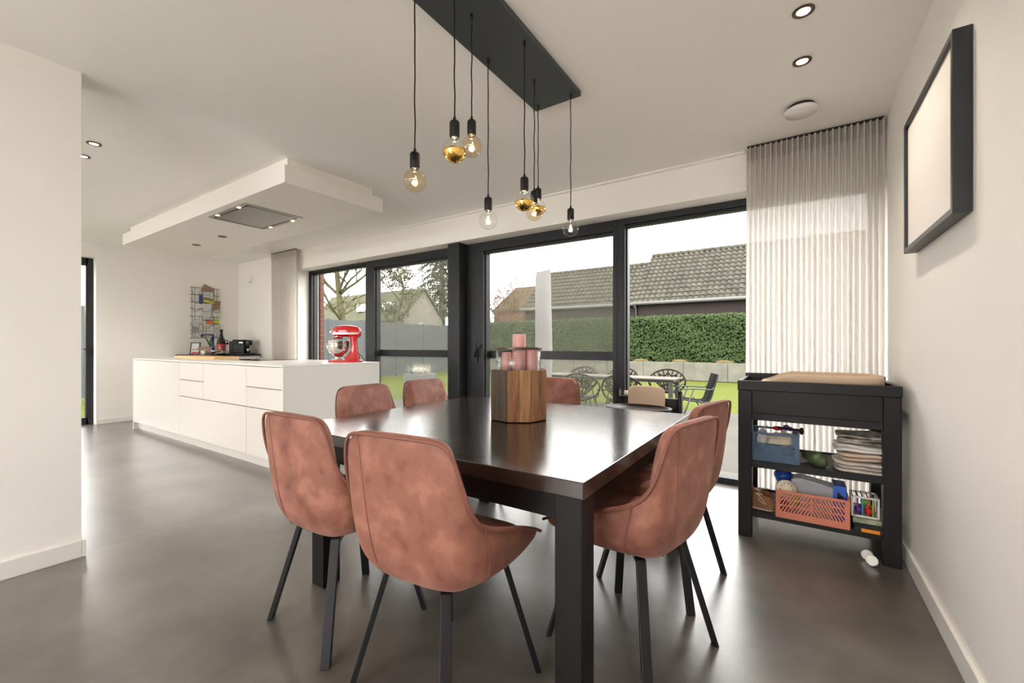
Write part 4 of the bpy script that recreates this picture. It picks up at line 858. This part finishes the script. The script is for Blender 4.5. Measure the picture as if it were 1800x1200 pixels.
def house_part(X0, X1, YE, ZE, YR, ZR):
    roof('tiled_roof', 'tile', t, X0, X1, YE, ZE + o, YR, ZR + o)
    MB().prism([(YE + .25, ZG + o), (YE + .25, ZE - .05 + o), (YR, ZR - .12 + o), (2 * YR - YE - .25, ZE - .05 + o), (2 * YR - YE - .25, ZG + o)], 'x', X0 + .12, X1 - .05).build('brick_wall', 'brickd', t)
    MB().add([(X0, YR, ZR + o), (X1, YR, ZR + o), (X1, 2 * YR - YE, ZE + o), (X0, 2 * YR - YE, ZE + o)], [(0, 1, 2, 3)]).build('rear_roof_slope', 'tile', t)
    m = MB(); 
    n = int((X1 - X0) / .38)
    for k in range(n): xx = X0 + (X1 - X0) * k / n; m.tube([(xx, YR, ZR + .02 + o), (xx + (X1 - X0) / n * 1.04, YR, ZR + .03 + o)], [.10, .115], 10)
    m.build('ridge_tiles', 'tile', t)
    MB().tube([(X0 - .05, YE - .07, ZE - .01 + o), (X1, YE - .07, ZE - .01 + o)], .085, 12).build('gutter', 'zinc', t)
house_part(-6.68, 3.0, 21.05, 3.20, 24.35, 6.12)
house_part(-13.30, -6.66, 21.05, 3.18, 23.80, 5.60)
MB().tube([(-6.62, 20.97, 3.12 + o), (-6.62, 21.2, 2.95 + o), (-6.62, 21.2, 0)], .05, 10).build('downpipe', 'zinc', t)
t = thing('brown_roofed_house', 'far brown-roofed brick house beyond the left end of the hedge', 'house', (0, 0, ZG))
MB().prism([(30.4, 4.2 + o), (34.0, 6.51 + o), (37.6, 4.2 + o), (37.6, 0), (30.4, 0)], 'x', -22.0, -12.0).build('brick_wall', 'brickr', t)
for s in (0, 1):
    a = MB(); ye, yr = (30.2, 34.0) if s == 0 else (37.8, 34.0); a.add([(-22.1, ye, 4.15 + o), (-11.9, ye, 4.15 + o), (-11.9, yr, 6.6 + o), (-22.1, yr, 6.6 + o), (-22.1, ye, 4.05 + o), (-11.9, ye, 4.05 + o), (-11.9, yr, 6.5 + o), (-22.1, yr, 6.5 + o)], [(0, 1, 2, 3), (4, 5, 6, 7), (0, 1, 5, 4), (3, 0, 4, 7), (1, 2, 6, 5)]); a.build('roof_slope', 'tile2', t)
t = thing('cream_gabled_house', 'pale cream gabled house beyond the grey fence in the second pane', 'house', (0, 0, ZG))
gx, ya, yb, yc_, zr_, ze_ = -24.3, 22.0, 24.15, 26.3, 5.55, 3.25
MB().prism([(ya, ze_ + o), (yc_ - 2.15, zr_ + o), (yb + 2.15, ze_ + o), (yb + 2.15, 0), (ya, 0)], 'x', -36, gx).build('rendered_wall', 'render', t)
for s in (-1, 1):
    ye = yb + s * 2.35; a = MB(); a.add([(-36.2, ye, ze_ - .12 + o), (gx + .15, ye, ze_ - .12 + o), (gx + .15, yb, zr_ + .1 + o), (-36.2, yb, zr_ + .1 + o), (-36.2, ye, ze_ - .28 + o), (gx + .15, ye, ze_ - .28 + o), (gx + .15, yb, zr_ - .06 + o), (-36.2, yb, zr_ - .06 + o)], [(0, 1, 2, 3), (4, 5, 6, 7), (0, 1, 5, 4), (3, 0, 4, 7), (1, 2, 6, 5)]); a.build('roof_slope', 'tile3', t)
bx(gx, gx + .05, 23.6, 24.2, 2.0 + o, 2.9 + o).build('gable_window', 'grey', t)
for k in range(3): bx(-30.2 + k * 1.6, -29.4 + k * 1.6, ya + .35, ya + .9, 3.9 + o, 4.5 + o).build('roof_window', 'paper', t)
# grey side fence
t = thing('garden_fence', 'tall plain grey side fence running away from the terrace', 'fence', (-15.6, 0, ZG))
for k in range(12):
    y = -2.0 + k * 1.75; bx(-.04, .04, y, y + 1.70, .05, 2.48).build('fence_panel', 'fence', t); bx(-.06, .06, y + 1.70, y + 1.75, 0, 2.52).build('fence_post', 'fence', t)
# bare tree
def branch_tree(name, label, loc, h, r0, m_, seed, leaf=None, spread=.9, depth=4, leafsize=.10, nl=0, cat='tree'):
    t = thing(name, label, cat, loc); rn = random.Random(seed); m = MB(); tips = []
    def grow(p, d, L, r, lv):
        pts = [p]; dd = d.copy(); n = 5
        for k in range(n):
            dd = (dd + Vector((rn.uniform(-.18, .18), rn.uniform(-.18, .18), rn.uniform(-.05, .10)))).normalized(); p = p + dd * L / n; pts.append(p)
        m.tube(pts, [r * (1 - .5 * k / n) for k in range(n + 1)], 6 if lv else 10)
        if lv >= depth: tips.extend(pts[2:]); return
        for k in range(4 if lv else 9):
            q = pts[rn.randint(1 if lv else 2, n)]; a = rn.uniform(0, 2 * PI); nd = (dd * .55 + Vector((math.cos(a), math.sin(a), rn.uniform(-.1, .5))) * spread).normalized()
            grow(q, nd, L * rn.uniform(.42, .62) if lv else h * rn.uniform(.28, .42), r * .48 if lv else r * .38, lv + 1)
    grow(Vector((0, 0, 0)), Vector((0, 0, 1)), h, r0, 0); m.build('trunk_and_branches', m_, t)
    if leaf:
        m = MB()
        for k in range(nl):
            c = rn.choice(tips) + Vector((rn.gauss(0, .18), rn.gauss(0, .18), rn.gauss(0, .18))); nrm = Vector((rn.gauss(0, 1), rn.gauss(0, 1), rn.gauss(0, 1))).normalized(); u = nrm.orthogonal().normalized() * leafsize * rn.uniform(.5, 1); w = nrm.cross(u) * .6; m.add([c - u, c - w, c + u, c + w], [(0, 1, 2, 3)])
        m.build('foliage', leaf, t)
    return t
branch_tree('bare_tree', 'bare branching tree beyond the fence, seen behind the red mixer', (-17.9, 12.7, ZG), 6.5, .20, 'bark', 12, depth=4)
branch_tree('small_leafy_tree', 'sparse small-leaved tree beside the cream gabled house', (-22.8, 19.5, ZG), 5.6, .15, 'bark', 5, 'shrub', nl=1500, depth=3, leafsize=.13)
branch_tree('russet_shrub', 'russet autumn shrub at the left end of the hedge', (-15.6, 21.6, ZG), 3.7, .08, 'rust', 8, 'rust', nl=2200, depth=3, leafsize=.07)
branch_tree('russet_shrub', 'taller twiggy russet shrub in front of the brown roof', (-16.9, 27.2, ZG), 5.0, .08, 'rust', 18, 'rust', nl=1800, depth=3, leafsize=.07)
# conifer
t = thing('conifer_tree', 'tall drooping conifer behind the cream gabled house', 'tree', (-29.7, 32.0, ZG)); MB().tube([(0, 0, 0), (.1, 0, 6), (0, 0, 14.6)], [.42, .32, .05], 10).build('trunk', 'bark', t)
m = MB(); rn = random.Random(9)
for k in range(170):
    z = 4.4 + 10.2 * (k / 170) ; L = 4.1 * (1 - (z - 4.1) / 11.4) + .4; a = k * 2.4; L *= rn.uniform(.7, 1.1)
    pts = [Vector((math.cos(a) * L * f, math.sin(a) * L * f, z + .35 * math.sin(f * 2.2) - 1.0 * f * f)) for f in (0, .25, .5, .75, 1)]; m.tube(pts, [.05, .04, .03, .02, .01], 5)
    for f in range(60):
        q = rn.uniform(.12, 1) ; i = min(3, int(q * 4)); c = pts[i].lerp(pts[i + 1], q * 4 - i); s = rn.uniform(.20, .5); dv = Vector((math.cos(a + rn.choice((-1, 1)) * rn.uniform(.3, 1.4)), math.sin(a + rn.uniform(-1.3, 1.3)), -rn.uniform(.3, 1.2))).normalized(); w = dv.cross(Vector((0, 0, 1))).normalized() * .06; m.add([c - w, c + w, c + dv * s + w * .4, c + dv * s - w * .4], [(0, 1, 2, 3)])
m.build('needled_boughs', 'needle', t)
# low dark shed hedge behind house 2
# closed parasol
t = thing('closed_parasol', 'closed garden parasol in an off-white cover standing on the terrace', 'parasol', (-3.92, 7.0, ZG))
def par(u, v):
    a = 2 * PI * u; prof = [(.10, .75), (.135, .80), (.150, 1.3), (.152, 1.9), (.148, 2.4), (.142, 2.72), (.135, 2.80)]; k = v * 6; i = int(min(k, 5)); f = k - i; r = prof[i][0] * (1 - f) + prof[i + 1][0] * f; z = prof[i][1] * (1 - f) + prof[i + 1][1] * f
    r *= 1 + .09 * math.sin(3 * a + z * 1.2) + .05 * noise.noise(Vector((math.cos(a) * 2, math.sin(a) * 2, z * 2))); 
    if v > .98: z += .05 * max(0, math.cos(a - .4))
    return (r * math.cos(a), r * math.sin(a), z)
mm = MB().grid(par, 40, 30); mm.add([par(k / 40, 1) for k in range(40)], [tuple(range(40))]); mm.build('cover', 'parasol', t)
MB().cyl((0, 0, .05), (0, 0, 2.8), .03, 16).build('pole', 'alu', t); MB().box(-.35, .35, -.35, .35, 0, .07).build('base', 'potgrey', t, bevel=.01)
# outdoor table
t = thing('garden_table', 'long pale-topped grey metal garden table on the terrace', 'table', (-3.6, 9.46, ZG)); bx(-1.55, 1.55, -.36, .36, .71, .74).build('tabletop', 'ottop', t, bevel=.004); MB().box(-1.50, 1.50, -.32, .32, .66, .7095).build('underframe', 'alu', t)
for x in (-1.5, 1.42):
    for y in (-.33, .25): bx(x, x + .08, y, y + .08, 0, .70).build('leg', 'alu', t)
# leaf-lattice chairs
def lattice_chair(label, seed):
    t = thing('lattice_garden_chair', label, 'chair'); rn = random.Random(seed)
    RX, RZ = .40, .27; CZ = .62
    def P(s, q): x = s * RX; return Vector((x, -.26 + .16 * (s * s) - .05 * q, CZ + q * RZ))
    m = MB()
    rim = [P(math.cos(2 * PI * k / 40), math.sin(2 * PI * k / 40)) for k in range(41)]; m.tube(rim, .020, 8)
    for k in range(9):
        a = math.radians(20 + 140 * k / 8); pts = []
        for f in range(6): r = f / 5; pts.append(P(math.cos(a) * r * .99 + .10 * math.sin(r * 3 + k) * (1 - r), -.9 + (math.sin(a) + .9) * r))
        m.tube(pts, [.022, .018, .017, .016, .015, .014], 6)
    for k in range(8):
        for lv in (.32, .55, .78):
            a0 = math.radians(20 + 140 * k / 8); a1 = math.radians(20 + 140 * (k + 1) / 8); sw = .09 * (1 if (k + int(lv * 10)) % 2 else -1)
            q0, q1 = lv + sw, lv - sw; f = lambda a, r: P(math.cos(a) * r * .99 + .10 * math.sin(r * 3 + (k if a == a0 else k + 1)) * (1 - r), -.9 + (math.sin(a) + .9) * r); m.tube([f(a0, q0), f(a1, q1)], .015, 6)
    m.build('lattice_back', 'bronzep', t)
    MB().lathe([(0, .40), (.27, .40), (.28, .41), (.27, .425), (0, .42)], 32, mtx=Matrix.Translation((0, .02, 0)) @ Matrix.Diagonal((1.2, 1, 1, 1))).build('seat', 'bronzep', t)
    for sx, sy in ((1, 1), (-1, 1), (1, -1), (-1, -1)): MB().tube([(sx * .22, sy * .18, .41), (sx * .27, sy * .23, 0)], .014, 8).build('leg', 'bronzep', t)
    MB().tube([(-.36, -.12, .58), (-.32, .10, .56), (-.28, .2, .41)], .012, 8).tube([(.36, -.12, .58), (.32, .10, .56), (.28, .2, .41)], .012, 8).build('armrest', 'bronzep', t)
    return t
LC = [(-2.75, 8.05, 0, 'brown leaf-lattice garden chair just right of the window mullion, back to the house', 1.22), (-3.62, 8.05, 6, 'brown leaf-lattice garden chair behind the insect screen, near side of the garden table', 1.22), (-2.45, 10.05, 185, 'brown leaf-lattice garden chair on the far side, right end of the garden table', 1.0), (-3.55, 10.15, 180, 'brown leaf-lattice garden chair on the far side, second from the right', 1.0), (-4.55, 10.05, 176, 'brown leaf-lattice garden chair on the far side, behind the insect screen', 1.0), (-5.6, 8.7, -25, 'brown leaf-lattice garden chair by the closed parasol', 1.0)]
pr = None
for (x, y, a, l, sc) in LC:
    c = lattice_chair(l, 1) if pr is None else copy_tree(pr)
    if pr is None: pr = c
    c['label'] = l; c['group'] = 'leaf-lattice garden chairs'; c.location = (x, y, ZG); c.rotation_euler = (0, 0, math.radians(a)); c.scale = (1, 1, .98)
# sling chair
t = thing('sling_garden_chair', 'black sling garden chair with grey metal arms at the right end of the table', 'chair', (-1.62, 8.72, ZG), math.radians(112))
m = MB(); prof = catmull([(0, .24, .43), (0, .05, .40), (0, -.16, .38), (0, -.24, .43), (0, -.30, .62), (0, -.38, .90)], 5)
m.grid(lambda u, v: (-.24 + .48 * u, prof[round(v * (len(prof) - 1))].y, prof[round(v * (len(prof) - 1))].z), 1, len(prof) - 1); so = m.build('sling', 'sling', t); mo = so.modifiers.new('thick', 'SOLIDIFY'); mo.thickness = .008
for s in (-1, 1):
    MB().tube([(s * .25, p.y, p.z) for p in prof], .013, 8).build('side_rail', 'black', t)
    MB().tube(catmull([(s * .27, .26, .62), (s * .27, 0, .63), (s * .27, -.25, .62), (s * .255, -.30, .66)], 3), .012, 8).build('armrest', 'alu', t)
    MB().tube([(s * .27, .05, .62), (s * .27, .27, 0)], .013, 8).build('front_leg', 'alu', t); MB().tube([(s * .26, -.05, .42), (s * .27, -.32, 0)], .013, 8).build('rear_leg', 'alu', t)
# planter with plumes
t = thing('planter_with_plumes', 'grey square planter with white spiky ornamental grass on the lawn', 'planter', (-8.95, 8.75, ZG)); bx(-.36, .36, -.3, .3, 0, .63).build('planter_box', 'potgrey', t, bevel=.01)
m = MB(); rn = random.Random(2); m.blob((0, 0, .68), (.30, .25, .14), 16, 8, .05, 5)
for k in range(420):
    a = rn.uniform(0, 2 * PI); e = rn.uniform(.1, 1.35); L = rn.uniform(.28, .50); c = Vector((rn.uniform(-.3, .3), rn.uniform(-.2, .2), .66)); tip = c + Vector((math.cos(a) * math.cos(e), math.sin(a) * math.cos(e), math.sin(e) * .75)) * L; w = Vector((math.sin(a), -math.cos(a), 0)) * .007; m.add([c - w, c + w, tip], [(0, 1, 2)])
m.build('ornamental_grass', 'plume', t)
